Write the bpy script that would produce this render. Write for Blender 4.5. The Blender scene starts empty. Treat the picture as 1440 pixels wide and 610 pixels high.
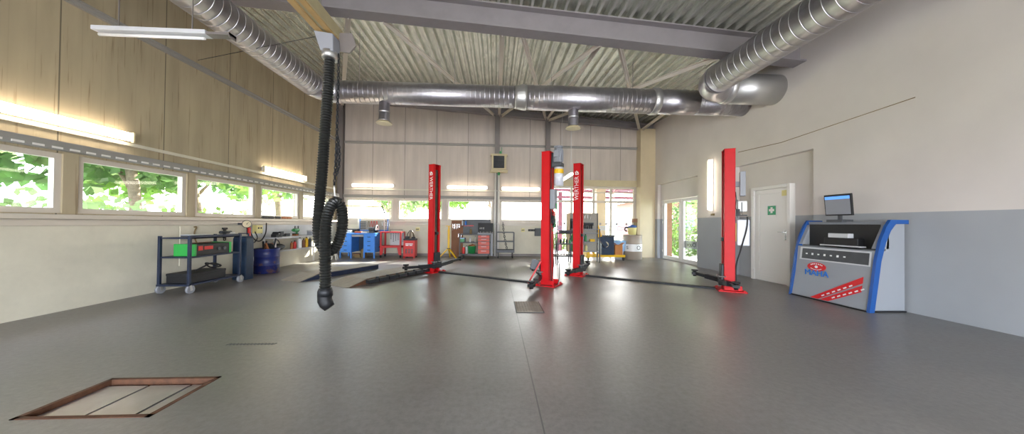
import bpy, math, random
from mathutils import Vector, Matrix
random.seed(7)
S = bpy.context.scene
COL = S.collection
PI = math.pi
def R(d): return math.radians(d)

# ------------------------------------------------------------------ materials
def srgb(h):
    h = h.lstrip('#'); c = [int(h[i:i+2], 16)/255 for i in (0, 2, 4)]
    return tuple(x/12.92 if x <= .04045 else ((x+.055)/1.055)**2.4 for x in c) + (1,)
MATS = {}
def mat(name, col, rough=.6, metal=0., var=0., vscale=4., bump=0., bscale=30., emit=0., trans=0., spec=.5, alt=None, amount=.5, stretch=(1, 1, 1)):
    if name in MATS: return MATS[name]
    m = bpy.data.materials.new(name); m.use_nodes = True; MATS[name] = m
    nt = m.node_tree; b = nt.nodes['Principled BSDF']
    c = srgb(col) if isinstance(col, str) else col
    b.inputs['Base Color'].default_value = c
    b.inputs['Roughness'].default_value = rough; b.inputs['Metallic'].default_value = metal
    b.inputs['Specular IOR Level'].default_value = spec
    if trans: b.inputs['Transmission Weight'].default_value = trans
    if emit:
        b.inputs['Emission Color'].default_value = c; b.inputs['Emission Strength'].default_value = emit
    if var or alt or bump:
        tc = nt.nodes.new('ShaderNodeTexCoord'); mp = nt.nodes.new('ShaderNodeMapping'); mp.inputs['Scale'].default_value = stretch
        nt.links.new(tc.outputs['Object'], mp.inputs[0])
    if var or alt:
        n = nt.nodes.new('ShaderNodeTexNoise'); n.inputs['Scale'].default_value = vscale; n.inputs['Detail'].default_value = 6
        n.inputs['Roughness'].default_value = .65
        nt.links.new(mp.outputs[0], n.inputs['Vector'])
        r = nt.nodes.new('ShaderNodeValToRGB'); nt.links.new(n.outputs['Fac'], r.inputs[0])
        if alt:
            a = srgb(alt); r.color_ramp.elements[0].position = amount; r.color_ramp.elements[1].position = min(1, amount+.12)
            r.color_ramp.elements[0].color = c; r.color_ramp.elements[1].color = a
        else:
            lo = tuple(x*(1-var) for x in c[:3])+(1,); hi = tuple(min(1, x*(1+var)) for x in c[:3])+(1,)
            r.color_ramp.elements[0].position = .3; r.color_ramp.elements[1].position = .7
            r.color_ramp.elements[0].color = lo; r.color_ramp.elements[1].color = hi
        nt.links.new(r.outputs[0], b.inputs['Base Color'])
    if bump:
        n2 = nt.nodes.new('ShaderNodeTexNoise'); n2.inputs['Scale'].default_value = bscale; n2.inputs['Detail'].default_value = 4
        nt.links.new(mp.outputs[0], n2.inputs['Vector'])
        bp = nt.nodes.new('ShaderNodeBump'); bp.inputs['Strength'].default_value = bump; bp.inputs['Distance'].default_value = .01
        nt.links.new(n2.outputs['Fac'], bp.inputs['Height']); nt.links.new(bp.outputs[0], b.inputs['Normal'])
    return m

def floor_mat():
    m = mat('polished_concrete', '#847e79', .3)
    nt = m.node_tree; N = nt.nodes; L = nt.links; b = N['Principled BSDF']
    tc = N.new('ShaderNodeTexCoord')
    n1 = N.new('ShaderNodeTexNoise'); n1.inputs['Scale'].default_value = .9; n1.inputs['Detail'].default_value = 6; n1.inputs['Roughness'].default_value = .55
    n2 = N.new('ShaderNodeTexNoise'); n2.inputs['Scale'].default_value = 22; n2.inputs['Detail'].default_value = 9; n2.inputs['Roughness'].default_value = .75
    L.new(tc.outputs['Object'], n1.inputs['Vector']); L.new(tc.outputs['Object'], n2.inputs['Vector'])
    r = N.new('ShaderNodeValToRGB'); L.new(n1.outputs['Fac'], r.inputs[0])
    r.color_ramp.elements[0].position = .2; r.color_ramp.elements[0].color = srgb('#67635f')
    r.color_ramp.elements[1].position = .8; r.color_ramp.elements[1].color = srgb('#87827d')
    mx = N.new('ShaderNodeMix'); mx.data_type = 'RGBA'; mx.blend_type = 'MULTIPLY'; mx.inputs['Factor'].default_value = .75
    r2 = N.new('ShaderNodeValToRGB'); L.new(n2.outputs['Fac'], r2.inputs[0])
    r2.color_ramp.elements[0].position = .35; r2.color_ramp.elements[0].color = (.62, .61, .6, 1); r2.color_ramp.elements[1].position = .62
    L.new(r.outputs[0], mx.inputs['A']); L.new(r2.outputs[0], mx.inputs['B'])
    # saw-cut joints: one along Y at x=.305, others along X
    sep = N.new('ShaderNodeSeparateXYZ'); L.new(tc.outputs['Object'], sep.inputs[0])
    def line(out, at, w):
        a = N.new('ShaderNodeMath'); a.operation = 'SUBTRACT'; L.new(out, a.inputs[0]); a.inputs[1].default_value = at
        c = N.new('ShaderNodeMath'); c.operation = 'ABSOLUTE'; L.new(a.outputs[0], c.inputs[0])
        d = N.new('ShaderNodeMath'); d.operation = 'LESS_THAN'; L.new(c.outputs[0], d.inputs[0]); d.inputs[1].default_value = w
        return d.outputs[0]
    l1 = line(sep.outputs[0], .305, .005); l2 = line(sep.outputs[1], 4.42, .003)
    mxx = N.new('ShaderNodeMath'); mxx.operation = 'MAXIMUM'; L.new(l1, mxx.inputs[0]); L.new(l2, mxx.inputs[1])
    mj = N.new('ShaderNodeMix'); mj.data_type = 'RGBA'; L.new(mxx.outputs[0], mj.inputs['Factor']); L.new(mx.outputs['Result'], mj.inputs['A'])
    mj.inputs['B'].default_value = (.07, .065, .06, 1)
    L.new(mj.outputs['Result'], b.inputs['Base Color'])
    rr = N.new('ShaderNodeMapRange'); L.new(n1.outputs['Fac'], rr.inputs[0]); rr.inputs[1].default_value = .25; rr.inputs[2].default_value = .75; rr.inputs[3].default_value = .28; rr.inputs[4].default_value = .46
    L.new(rr.outputs[0], b.inputs['Roughness'])
    n3 = N.new('ShaderNodeTexNoise'); n3.inputs['Scale'].default_value = 5; n3.inputs['Detail'].default_value = 12; n3.inputs['Roughness'].default_value = .75
    L.new(tc.outputs['Object'], n3.inputs['Vector'])
    bp = N.new('ShaderNodeBump'); bp.inputs['Strength'].default_value = .12; bp.inputs['Distance'].default_value = .012
    L.new(n3.outputs['Fac'], bp.inputs['Height']); L.new(bp.outputs[0], b.inputs['Normal'])
    b.inputs['Specular IOR Level'].default_value = 1.
    return m

def cladding_mat(name, col, axis, period, offset, drips=0.):
    """vertical-seam metal cladding: fine grooves + dark seams every `period` along axis (0=x, 1=y)"""
    m = mat(name, col, .55)
    nt = m.node_tree; N = nt.nodes; L = nt.links; b = N['Principled BSDF']
    tc = N.new('ShaderNodeTexCoord'); sep = N.new('ShaderNodeSeparateXYZ'); L.new(tc.outputs['Object'], sep.inputs[0])
    def saw(per, off, w):
        a = N.new('ShaderNodeMath'); a.operation = 'SUBTRACT'; L.new(sep.outputs[axis], a.inputs[0]); a.inputs[1].default_value = off
        p = N.new('ShaderNodeMath'); p.operation = 'PINGPONG'; L.new(a.outputs[0], p.inputs[0]); p.inputs[1].default_value = per/2
        q = N.new('ShaderNodeMath'); q.operation = 'LESS_THAN'; L.new(p.outputs[0], q.inputs[0]); q.inputs[1].default_value = w
        return q.outputs[0]
    big = saw(period, offset, .008); small = saw(period/6, offset, .006)
    c = srgb(col)
    nz = N.new('ShaderNodeTexNoise'); nz.inputs['Scale'].default_value = 1.3; nz.inputs['Detail'].default_value = 5
    mp = N.new('ShaderNodeMapping'); mp.inputs['Scale'].default_value = (3, 3, .5)
    L.new(tc.outputs['Object'], mp.inputs[0]); L.new(mp.outputs[0], nz.inputs['Vector'])
    r = N.new('ShaderNodeValToRGB'); L.new(nz.outputs['Fac'], r.inputs[0])
    r.color_ramp.elements[0].position = .3; r.color_ramp.elements[0].color = tuple(x*.86 for x in c[:3])+(1,)
    r.color_ramp.elements[1].position = .7; r.color_ramp.elements[1].color = tuple(min(1, x*1.08) for x in c[:3])+(1,)
    last = r.outputs[0]
    if drips:
        nd = N.new('ShaderNodeTexNoise'); nd.inputs['Scale'].default_value = 3.; nd.inputs['Detail'].default_value = 3
        md = N.new('ShaderNodeMapping'); md.inputs['Scale'].default_value = (9, 9, .35)
        L.new(tc.outputs['Object'], md.inputs[0]); L.new(md.outputs[0], nd.inputs['Vector'])
        rd = N.new('ShaderNodeValToRGB'); L.new(nd.outputs['Fac'], rd.inputs[0])
        rd.color_ramp.elements[0].position = .62; rd.color_ramp.elements[0].color = (1, 1, 1, 1)
        rd.color_ramp.elements[1].position = .7; rd.color_ramp.elements[1].color = (.55, .48, .4, 1)
        mm = N.new('ShaderNodeMix'); mm.data_type = 'RGBA'; mm.blend_type = 'MULTIPLY'; mm.inputs['Factor'].default_value = drips
        L.new(last, mm.inputs['A']); L.new(rd.outputs[0], mm.inputs['B']); last = mm.outputs['Result']
    for o, col2, f in ((small, tuple(x*.8 for x in c[:3])+(1,), .4), (big, tuple(x*.25 for x in c[:3])+(1,), .85)):
        k = N.new('ShaderNodeMath'); k.operation = 'MULTIPLY'; L.new(o, k.inputs[0]); k.inputs[1].default_value = f
        mm = N.new('ShaderNodeMix'); mm.data_type = 'RGBA'; L.new(k.outputs[0], mm.inputs['Factor']); L.new(last, mm.inputs['A']); mm.inputs['B'].default_value = col2
        last = mm.outputs['Result']
    L.new(last, b.inputs['Base Color'])
    return m

def right_wall_mat():
    m = mat('painted_plaster_with_dado', '#c9c2b4', .7)
    nt = m.node_tree; N = nt.nodes; L = nt.links; b = N['Principled BSDF']
    tc = N.new('ShaderNodeTexCoord'); sep = N.new('ShaderNodeSeparateXYZ'); L.new(tc.outputs['Object'], sep.inputs[0])
    lt = N.new('ShaderNodeMath'); lt.operation = 'LESS_THAN'; L.new(sep.outputs[2], lt.inputs[0]); lt.inputs[1].default_value = 1.475
    mm = N.new('ShaderNodeMix'); mm.data_type = 'RGBA'; L.new(lt.outputs[0], mm.inputs['Factor'])
    mm.inputs['A'].default_value = srgb('#d2cac3'); mm.inputs['B'].default_value = srgb('#9fa1a4')
    nz = N.new('ShaderNodeTexNoise'); nz.inputs['Scale'].default_value = 1.6; nz.inputs['Detail'].default_value = 6; L.new(tc.outputs['Object'], nz.inputs['Vector'])
    r = N.new('ShaderNodeValToRGB'); L.new(nz.outputs['Fac'], r.inputs[0]); r.color_ramp.elements[0].color = (.82, .82, .82, 1); r.color_ramp.elements[0].position = .3; r.color_ramp.elements[1].position = .7
    m2 = N.new('ShaderNodeMix'); m2.data_type = 'RGBA'; m2.blend_type = 'MULTIPLY'; m2.inputs['Factor'].default_value = .4
    L.new(mm.outputs['Result'], m2.inputs['A']); L.new(r.outputs[0], m2.inputs['B']); L.new(m2.outputs['Result'], b.inputs['Base Color'])
    n2 = N.new('ShaderNodeTexNoise'); n2.inputs['Scale'].default_value = 60; L.new(tc.outputs['Object'], n2.inputs['Vector'])
    bp = N.new('ShaderNodeBump'); bp.inputs['Strength'].default_value = .15; bp.inputs['Distance'].default_value = .005
    L.new(n2.outputs['Fac'], bp.inputs['Height']); L.new(bp.outputs[0], b.inputs['Normal'])
    return m

def glass_mat():
    m = bpy.data.materials.new('window_glass'); m.use_nodes = True; nt = m.node_tree
    for n in list(nt.nodes): nt.nodes.remove(n)
    o = nt.nodes.new('ShaderNodeOutputMaterial'); t = nt.nodes.new('ShaderNodeBsdfTransparent'); t.inputs[0].default_value = (.97, .99, .98, 1)
    g = nt.nodes.new('ShaderNodeBsdfGlossy'); g.inputs['Roughness'].default_value = .02
    lw = nt.nodes.new('ShaderNodeLayerWeight'); lw.inputs['Blend'].default_value = .5
    pw = nt.nodes.new('ShaderNodeMath'); pw.operation = 'POWER'; nt.links.new(lw.outputs['Facing'], pw.inputs[0]); pw.inputs[1].default_value = 5
    f = nt.nodes.new('ShaderNodeMath'); f.operation = 'MULTIPLY_ADD'; nt.links.new(pw.outputs[0], f.inputs[0]); f.inputs[1].default_value = .45; f.inputs[2].default_value = .03
    mx = nt.nodes.new('ShaderNodeMixShader'); nt.links.new(f.outputs[0], mx.inputs[0]); nt.links.new(t.outputs[0], mx.inputs[1]); nt.links.new(g.outputs[0], mx.inputs[2])
    nt.links.new(mx.outputs[0], o.inputs[0]); return m

def leaf_mat(name, col):
    m = bpy.data.materials.new(name); m.use_nodes = True; nt = m.node_tree; N = nt.nodes; L = nt.links
    b = N['Principled BSDF']; b.inputs['Roughness'].default_value = .5
    oi = N.new('ShaderNodeTexCoord'); nz = N.new('ShaderNodeTexNoise'); nz.inputs['Scale'].default_value = 1.2; nz.inputs['Detail'].default_value = 4
    L.new(oi.outputs['Object'], nz.inputs['Vector'])
    r = N.new('ShaderNodeValToRGB'); L.new(nz.outputs['Fac'], r.inputs[0]); c = srgb(col)
    r.color_ramp.elements[0].position = .35; r.color_ramp.elements[0].color = tuple(x*.55 for x in c[:3])+(1,)
    r.color_ramp.elements[1].position = .65; r.color_ramp.elements[1].color = tuple(min(1, x*1.35) for x in c[:3])+(1,)
    L.new(r.outputs[0], b.inputs['Base Color'])
    t = N.new('ShaderNodeBsdfTranslucent'); L.new(r.outputs[0], t.inputs[0])
    mx = N.new('ShaderNodeMixShader'); mx.inputs[0].default_value = .5
    L.new(b.outputs[0], mx.inputs[1]); L.new(t.outputs[0], mx.inputs[2]); L.new(mx.outputs[0], N['Material Output'].inputs[0])
    return m

M = dict(
    floor=floor_mat(), left=cladding_mat('beige_cladding_left', '#a99b7f', 1, 1.335, 7.16, .75),
    back=cladding_mat('grey_beige_cladding_back', '#c0b5aa', 0, 1.19, -2.27), lowwall=mat('cream_lower_wall', '#cdc7b4', .6, var=.08, vscale=2),
    right=right_wall_mat(), glass=glass_mat(),
    cream=mat('cream_paint', '#c4b692', .5, var=.06), column=mat('yellowish_column_paint', '#c9b999', .4, var=.05, vscale=2),
    upvc=mat('white_frame_plastic', '#dcd8d2', .3), frame=mat('aluminium_window_frame', '#c5bcae', .45, metal=.1),
    steel=mat('grey_painted_steel', '#77706c', .45, metal=.1, var=.08, vscale=3), beam=mat('violet_grey_beam_paint', '#857f80', .5, var=.07, vscale=3),
    brace=mat('brace_paint', '#cbc2b4', .5), girt=mat('girt_paint', '#8f8c86', .5),
    deck=mat('galvanised_deck', '#d2d4ca', .24, metal=.8, var=.28, vscale=3, bump=.35, bscale=60, stretch=(6, 1, 6)),
    galv=mat('galvanised_duct', '#b9b6ba', .36, metal=.9, var=.12, vscale=5, bump=.08, bscale=25), galv2=mat('galvanised_collar', '#c2c1be', .42, metal=.8),
    red=mat('lift_red_paint', '#c00d15', .5, spec=.3, var=.06, vscale=6), darkred=mat('workshop_red_paint', '#b81c1a', .42, var=.1),
    red2=mat('charger_red', '#c4201a', .4), black=mat('black_rubber', '#151517', .55), iron=mat('dirty_black_iron', '#232427', .5, metal=.3, var=.4, vscale=12, bump=.2),
    carriage=mat('greased_steel', '#4a4940', .5, metal=.5, var=.3, vscale=10), white=mat('white_plastic', '#e4e4e2', .35),
    tank=mat('milky_tank', '#c9cbd3', .3), grey=mat('grey_box', '#8b8d93', .45), dgrey=mat('dark_grey_metal', '#4b4d50', .5, metal=.2, var=.15, vscale=8),
    lgrey=mat('light_grey_board', '#c3c4c6', .5, var=.06), blue=mat('workbench_blue', '#3f82d6', .42, var=.12, vscale=5),
    navy=mat('navy_box_paint', '#0e2740', .5, var=.3, vscale=14), cart=mat('dark_blue_steel', '#202a40', .5, metal=.2, var=.25, vscale=10),
    drum=mat('blue_rusty_drum', '#17235f', .45, alt='#5f4434', amount=.54, vscale=7), yellow=mat('machine_yellow', '#e0b012', .45, var=.08),
    yellow2=mat('pale_yellow', '#dcd08c', .5), rail=mat('ochre_rail_paint', '#b08f58', .5, var=.1, vscale=6), railside=mat('rail_cream', '#a79b78', .5, var=.1),
    hose=mat('black_ribbed_hose', '#1c1d1b', .4), chrome=mat('bright_steel', '#c9c9c9', .22, metal=1), orange=mat('orange_drawer', '#c0452c', .45, var=.08),
    green=mat('green_bucket', '#2d8a4c', .4), green2=mat('charger_green', '#31a548', .45), brown=mat('brown_hardboard', '#7b5237', .7, var=.12), bark=mat('bark', '#8a7a68', .9, var=.3, vscale=10),
    board=mat('perforated_grey_board', '#9b968a', .55, alt='#7e7a70', amount=.55, vscale=30), card=mat('cardboard', '#b5753f', .8),
    drum2=mat('taupe_drum', '#9c8f80', .45), screen=mat('blue_screen', '#4d83d9', .3, emit=.6), gold=mat('tin_brown', '#75613a', .5),
    plate=mat('checker_plate', '#8d8377', .5, metal=.3, var=.15, vscale=8, bump=.8, bscale=90), rust=mat('rusty_edge', '#5a3a26', .7, metal=.2, var=.4, vscale=15),
    machine=mat('machine_grey_paint', '#8e9196', .42), trimblue=mat('machine_blue_trim', '#1d4d8f', .35), logo_blue=mat('logo_blue', '#1672cf', .4), logo_red=mat('logo_red', '#c9161d', .4),
    signgreen=mat('sign_green', '#1c8f5c', .4), lamp=mat('fluorescent_tube', '#fff0dc', .4, emit=10.), lampdiff=mat('lamp_diffuser', '#fff1dc', .4, emit=4.),
    grass=mat('grass_ground', '#8c9573', .9, var=.25, vscale=3), paving=mat('pale_paving', '#bdb9b2', .8, var=.1, vscale=2), brick=mat('red_brick', '#a56f68', .8, var=.15, vscale=9),
    maroon=mat('maroon_steel', '#96586a', .5), bin=mat('blue_translucent_plastic', '#9cc4ea', .25), car=mat('car_paint_silver', '#c9b8c0', .25, metal=.4),
    tan=mat('tan_wood', '#c2ab84', .6, var=.1), copper=mat('scrap_metal', '#a5683f', .55, metal=.4, var=.3, vscale=12),
    canopy=leaf_mat('canopy_sheet', '#d9cdd6'), leafA=leaf_mat('leaves_fresh', '#7d9f50'), leafB=leaf_mat('leaves_mid', '#66894f'), leafC=leaf_mat('leaves_pale', '#9cb478'),
)

# ------------------------------------------------------------------ mesh builder
class MB:
    def __init__(s): s.v = []; s.f = []; s.sm = []; s.st = []
    def add(s, vs, fs, smooth=False):
        n = len(s.v); s.st.append((n, len(s.f))); s.v += [tuple(v) for v in vs]; s.f += [tuple(i+n for i in f) for f in fs]; s.sm += [smooth]*len(fs); return s
    def box(s, c, d, rz=0, rx=0, ry=0):
        m = Matrix.Rotation(rz, 3, 'Z') @ Matrix.Rotation(ry, 3, 'Y') @ Matrix.Rotation(rx, 3, 'X')
        vs = [Vector(c)+m @ Vector((x*d[0]/2, y*d[1]/2, z*d[2]/2)) for z in (-1, 1) for y in (-1, 1) for x in (-1, 1)]
        return s.add(vs, [(0, 2, 3, 1), (4, 5, 7, 6), (0, 1, 5, 4), (2, 6, 7, 3), (0, 4, 6, 2), (1, 3, 7, 5)])
    def bb(s, x0, x1, y0, y1, z0, z1):
        return s.box(((x0+x1)/2, (y0+y1)/2, (z0+z1)/2), (abs(x1-x0), abs(y1-y0), abs(z1-z0)))
    def bar(s, p, q, w, h=None, up=(0, 0, 1)):
        h = h or w; p = Vector(p); q = Vector(q); d = (q-p).normalized(); u = Vector(up)
        if abs(d.dot(u)) > .98: u = Vector((0, 1, 0))
        a = d.cross(u).normalized(); b = a.cross(d).normalized()
        vs = [e+a*(x*w/2)+b*(y*h/2) for e in (p, q) for x, y in ((-1, -1), (1, -1), (1, 1), (-1, 1))]
        return s.add(vs, [(0, 1, 2, 3), (7, 6, 5, 4), (0, 4, 5, 1), (1, 5, 6, 2), (2, 6, 7, 3), (3, 7, 4, 0)])
    def tube(s, pts, r, n=10, caps=True, smooth=True):
        pts = [Vector(p) for p in pts]; rs = r if isinstance(r, (list, tuple)) else [r]*len(pts)
        base = len(s.v); prev = None; vs = []; fs = []
        for i, p in enumerate(pts):
            d = (pts[min(i+1, len(pts)-1)]-pts[max(i-1, 0)])
            d = d.normalized() if d.length > 1e-9 else Vector((0, 0, 1))
            if prev is None:
                u = Vector((0, 0, 1)) if abs(d.z) < .9 else Vector((0, 1, 0)); a = d.cross(u).normalized()
            else:
                a = (prev-d*prev.dot(d)).normalized()
            prev = a; b = d.cross(a)
            for k in range(n):
                t = 2*PI*k/n; vs.append(p+(a*math.cos(t)+b*math.sin(t))*rs[i])
        for i in range(len(pts)-1):
            for k in range(n):
                k2 = (k+1) % n; fs.append((i*n+k, i*n+k2, (i+1)*n+k2, (i+1)*n+k))
        s.add(vs, fs, smooth)
        if caps:
            m = len(pts)-1
            s.f += [tuple(base+k for k in range(n))[::-1], tuple(base+m*n+k for k in range(n))]; s.sm += [False, False]
        return s
    def cyl(s, p, q, r, n=20, r2=None): return s.tube([p, q], [r, r if r2 is None else r2], n)
    def lathe(s, c, prof, n=24, caps=True):
        vs = []; fs = []
        for r, z in prof:
            for k in range(n):
                t = 2*PI*k/n; vs.append((c[0]+r*math.cos(t), c[1]+r*math.sin(t), c[2]+z))
        for i in range(len(prof)-1):
            for k in range(n): k2 = (k+1) % n; fs.append((i*n+k, i*n+k2, (i+1)*n+k2, (i+1)*n+k))
        base = len(s.v); s.add(vs, fs, True)
        if caps:
            m = len(prof)-1; s.f += [tuple(base+k for k in range(n))[::-1], tuple(base+m*n+k for k in range(n))]; s.sm += [False, False]
        return s
    def prism(s, poly, axis, a, b):
        """poly: 2D points; axis 'x','y','z' extrude from a to b"""
        def P(u, v, w): return {'x': (w, u, v), 'y': (u, w, v), 'z': (u, v, w)}[axis]
        n = len(poly); vs = [P(u, v, a) for u, v in poly]+[P(u, v, b) for u, v in poly]
        fs = [tuple(range(n))[::-1], tuple(range(n, 2*n))]+[(i, (i+1) % n, n+(i+1) % n, n+i) for i in range(n)]
        return s.add(vs, fs)
    def ball(s, c, r, n=12, sc=(1, 1, 1)):
        prof = [(r*math.sin(PI*i/n)+1e-4, -r*math.cos(PI*i/n)) for i in range(n+1)]
        k0 = len(s.v); s.lathe((0, 0, 0), prof, n*2)
        for i in range(k0, len(s.v)):
            v = s.v[i]; s.v[i] = (c[0]+v[0]*sc[0], c[1]+v[1]*sc[1], c[2]+v[2]*sc[2])
        return s
    def torus(s, c, R_, r, axis='z', n=24, m=8, a0=0, a1=2*PI):
        pts = []
        for i in range(n+1):
            t = a0+(a1-a0)*i/n; u, v = R_*math.cos(t), R_*math.sin(t)
            o = {'z': (u, v, 0), 'y': (u, 0, v), 'x': (0, u, v)}[axis]; pts.append((c[0]+o[0], c[1]+o[1], c[2]+o[2]))
        return s.tube(pts, r, m)
    def build_each(s, name, m, parent=None, bevel=0, k=1):
        st = s.st+[(len(s.v), len(s.f))]; out = []
        for i in range(0, len(s.st), k):
            (v0, f0), (v1, f1) = st[i], st[min(i+k, len(s.st))]; b = MB(); b.v = s.v[v0:v1]
            b.f = [tuple(j-v0 for j in f) for f in s.f[f0:f1]]; b.sm = s.sm[f0:f1]; out.append(b.build(name, m, parent, bevel))
        return out
    def build(s, name, m, parent=None, bevel=0, **props):
        me = bpy.data.meshes.new(name); me.from_pydata(s.v, [], s.f); me.update()
        me.polygons.foreach_set('use_smooth', s.sm)
        me.materials.append(M[m] if isinstance(m, str) else m)
        o = bpy.data.objects.new(name, me); COL.objects.link(o)
        if parent is not None: o.parent = parent
        import bmesh
        bm = bmesh.new(); bm.from_mesh(me); bmesh.ops.recalc_face_normals(bm, faces=bm.faces); bm.to_mesh(me); bm.free()
        if bevel:
            b = o.modifiers.new('bevel', 'BEVEL'); b.width = bevel; b.segments = 2; b.limit_method = 'ANGLE'; b.angle_limit = R(50)
        for k, v in props.items(): o[k] = v
        return o

def thing(name, label, cat, loc=(0, 0, 0), rz=0, group=None):
    o = bpy.data.objects.new(name, None); COL.objects.link(o); o.empty_display_size = .1
    o.location = loc; o.rotation_euler = (0, 0, rz); return tag(o, label, cat, group)
def tag(o, label, cat, group=None):
    o['label'] = label; o['category'] = cat
    if group: o['group'] = group
    return o
def struct(mb, name, m, **k): return mb.build(name, m, kind='structure', **k)
def text(name, s, size, m, parent, loc, rot, ext=.0015, align='CENTER', sx=1):
    c = bpy.data.curves.new(name, 'FONT'); c.body = s; c.size = size; c.extrude = ext; c.align_x = align; c.align_y = 'CENTER'
    c.materials.append(M[m]); t_ = bpy.data.objects.new('tmp_text', c); COL.objects.link(t_); dg_ = bpy.context.evaluated_depsgraph_get(); dg_.update()
    me = bpy.data.meshes.new_from_object(t_.evaluated_get(dg_)); bpy.data.objects.remove(t_)
    o = bpy.data.objects.new(name, me); COL.objects.link(o); o.parent = parent
    o.location = loc; o.rotation_euler = rot; o.scale = (sx, 1, 1); return o
def copy_tree(o, parent=None):
    c = o.copy(); COL.objects.link(c); c.parent = parent if parent is not None else o.parent
    for ch in list(o.children):
        copy_tree(ch, c)
    return c

XL, XR, YB, YF = -5.9, 6.1, 11.95, -4.0
def roofz(x, y): return 4.97+.07*(6.1-x)+.033*(y-6)

# ------------------------------------------------------------------ room shell
# floor with a shallow pit near the camera's left
PX0, PX1, PY0, PY1 = -3.0, -2.18, 2.1, 2.62
f = MB()
for x0, x1, y0, y1 in ((XL-.2, PX0, YF-.2, YB+.2), (PX1, XR+.4, YF-.2, YB+.2), (PX0, PX1, YF-.2, PY0), (PX0, PX1, PY1, YB+.2)):
    f.bb(x0, x1, y0, y1, -.15, 0)
f.bb(PX0, PX1, PY0, PY1, -.15, -.1)
struct(f, 'floor', 'floor')
# ceiling: trapezoid steel deck, ribs along Y
pitch, hgt = .21, .085
prof = []; x = XL-.2
while x < XR+.5:
    prof += [(x, 0), (x+.05, 0), (x+.085, hgt), (x+.175, hgt)]; x += pitch
vs = []; nY = 2
for y in (YF-.2, YB+.3):
    for (px, dz) in prof: vs.append((px, y, roofz(px, y)+dz))
n = len(prof); d = MB(); d.add(vs, [(i, i+1, n+i+1, n+i) for i in range(n-1)])
x0, x1 = prof[0][0], prof[-1][0]
c = [(x, y, roofz(x, y)+hgt+dz) for dz in (.02, .2) for x, y in ((x0, YF-.2), (x1, YF-.2), (x1, YB+.3), (x0, YB+.3))]
d.add(c, [(0, 1, 2, 3), (7, 6, 5, 4), (0, 4, 5, 1), (1, 5, 6, 2), (2, 6, 7, 3), (3, 7, 4, 0)])
struct(d, 'ceiling', 'deck')

def wall_quads(mb, axis, at, thick, u0, u1, z0, ztop, holes):
    """wall in plane axis=at; holes: (u0,u1,z0,z1); top height function ztop(u)"""
    us = sorted(set([u0, u1]+[h[0] for h in holes]+[h[1] for h in holes]))
    for a, b in zip(us, us[1:]):
        if b-a < 1e-6: continue
        mid = (a+b)/2; hs = sorted([h for h in holes if h[0] < mid < h[1]], key=lambda h: h[2]); z = z0
        segs = []
        for h in hs:
            if h[2] > z+1e-6: segs.append((z, z, h[2], h[2]))
            z = h[3]
        segs.append((z, z, ztop(a), ztop(b)))
        for za0, zb0, za1, zb1 in segs:
            def P(u, t, zz): return (at+t, u, zz) if axis == 'x' else (u, at+t, zz)
            vs = [P(a, 0, za0), P(b, 0, zb0), P(b, 0, zb1), P(a, 0, za1), P(a, thick, za0), P(b, thick, zb0), P(b, thick, zb1), P(a, thick, za1)]
            mb.add(vs, [(0, 1, 2, 3), (7, 6, 5, 4), (0, 4, 5, 1), (1, 5, 6, 2), (2, 6, 7, 3), (3, 7, 4, 0)])
ZS0, ZS1 = 1.33, 2.14
LW = []      # left windows: (y0,y1)
for k in range(-2, 5): LW.append((4.63+1.71*k+.08, 4.63+1.71*(k+1)-.08))
LW = [(a, min(b, 11.5)) for a, b in LW if a < 11.2]
w = MB(); wall_quads(w, 'x', XL, -.18, YF, YB+.18, 0, lambda u: roofz(XL, u)+.12, [(a, b, ZS0, ZS1) for a, b in LW])
struct(w, 'wall_left', 'left')
BWn = [(-5.62, -3.88), (-3.72, -2.01), (-1.86, -.1), (.16, 1.86)]
EN = (2.02, 5.5, 0, 2.73)
w = MB(); wall_quads(w, 'y', YB, .18, XL-.18, XR, 0, lambda u: roofz(u, YB)+.1, [(a, b, ZS0, ZS1) for a, b in BWn]+[EN])
struct(w, 'wall_back', 'back')
w = MB(); w.bb(XL+.01, 1.98, YB-.035, YB, 0, 1.16); struct(w, 'trim_1', 'lowwall')
w = MB(); w.bb(XL, XL+.03, YF, YB-.04, 0, 1.2); struct(w, 'trim_2', 'lowwall')
# right wall with two shallow recesses (a glass door and the white door)
REC = .12
w = MB()
wall_quads(w, 'x', XR, REC, YF, YB+.18, 0, lambda u: roofz(XR, u)+.1, [(5.66, 7.62, 0, 2.75), (9.1, 11.42, 0, 2.76)])
wall_quads(w, 'x', XR+REC, .2, YF, YB+.18, 0, lambda u: roofz(XR, u)+.1, [(9.22, 11.33, 0, 2.17)])
struct(w, 'wall_right', 'right')
w = MB(); wall_quads(w, 'y', YF, -.2, XL-.18, XR+.3, 0, lambda u: roofz(u, YF)+.1, [(-5.2, -1.6, 0, 2.7), (-1.1, 2.2, 0, 2.7), (2.6, 5.7, 0, 2.7)])
struct(w, 'wall_front', 'back')
# columns
def hcol(x, y, z1, nm, w_=.18):
    m = MB(); m.bb(x-w_/2, x+w_/2, y-.16, y-.145, 0, z1); m.bb(x-w_/2, x+w_/2, y-.015, y, 0, z1); m.bb(x-.006, x+.006, y-.145, y-.015, 0, z1)
    struct(m, nm, 'steel')
hcol(-5.77, YB-.001, roofz(-5.77, YB)-.25, 'column'); hcol(.03, YB-.036, roofz(0, YB)-.25, 'column'); hcol(1.98, YB-.036, roofz(2, YB)-.25, 'column', .16)
m = MB(); m.bb(5.52, 6.1, 11.6, YB-.002, 0, roofz(5.8, 11.8)-.24); struct(m, 'column', 'column')
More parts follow.
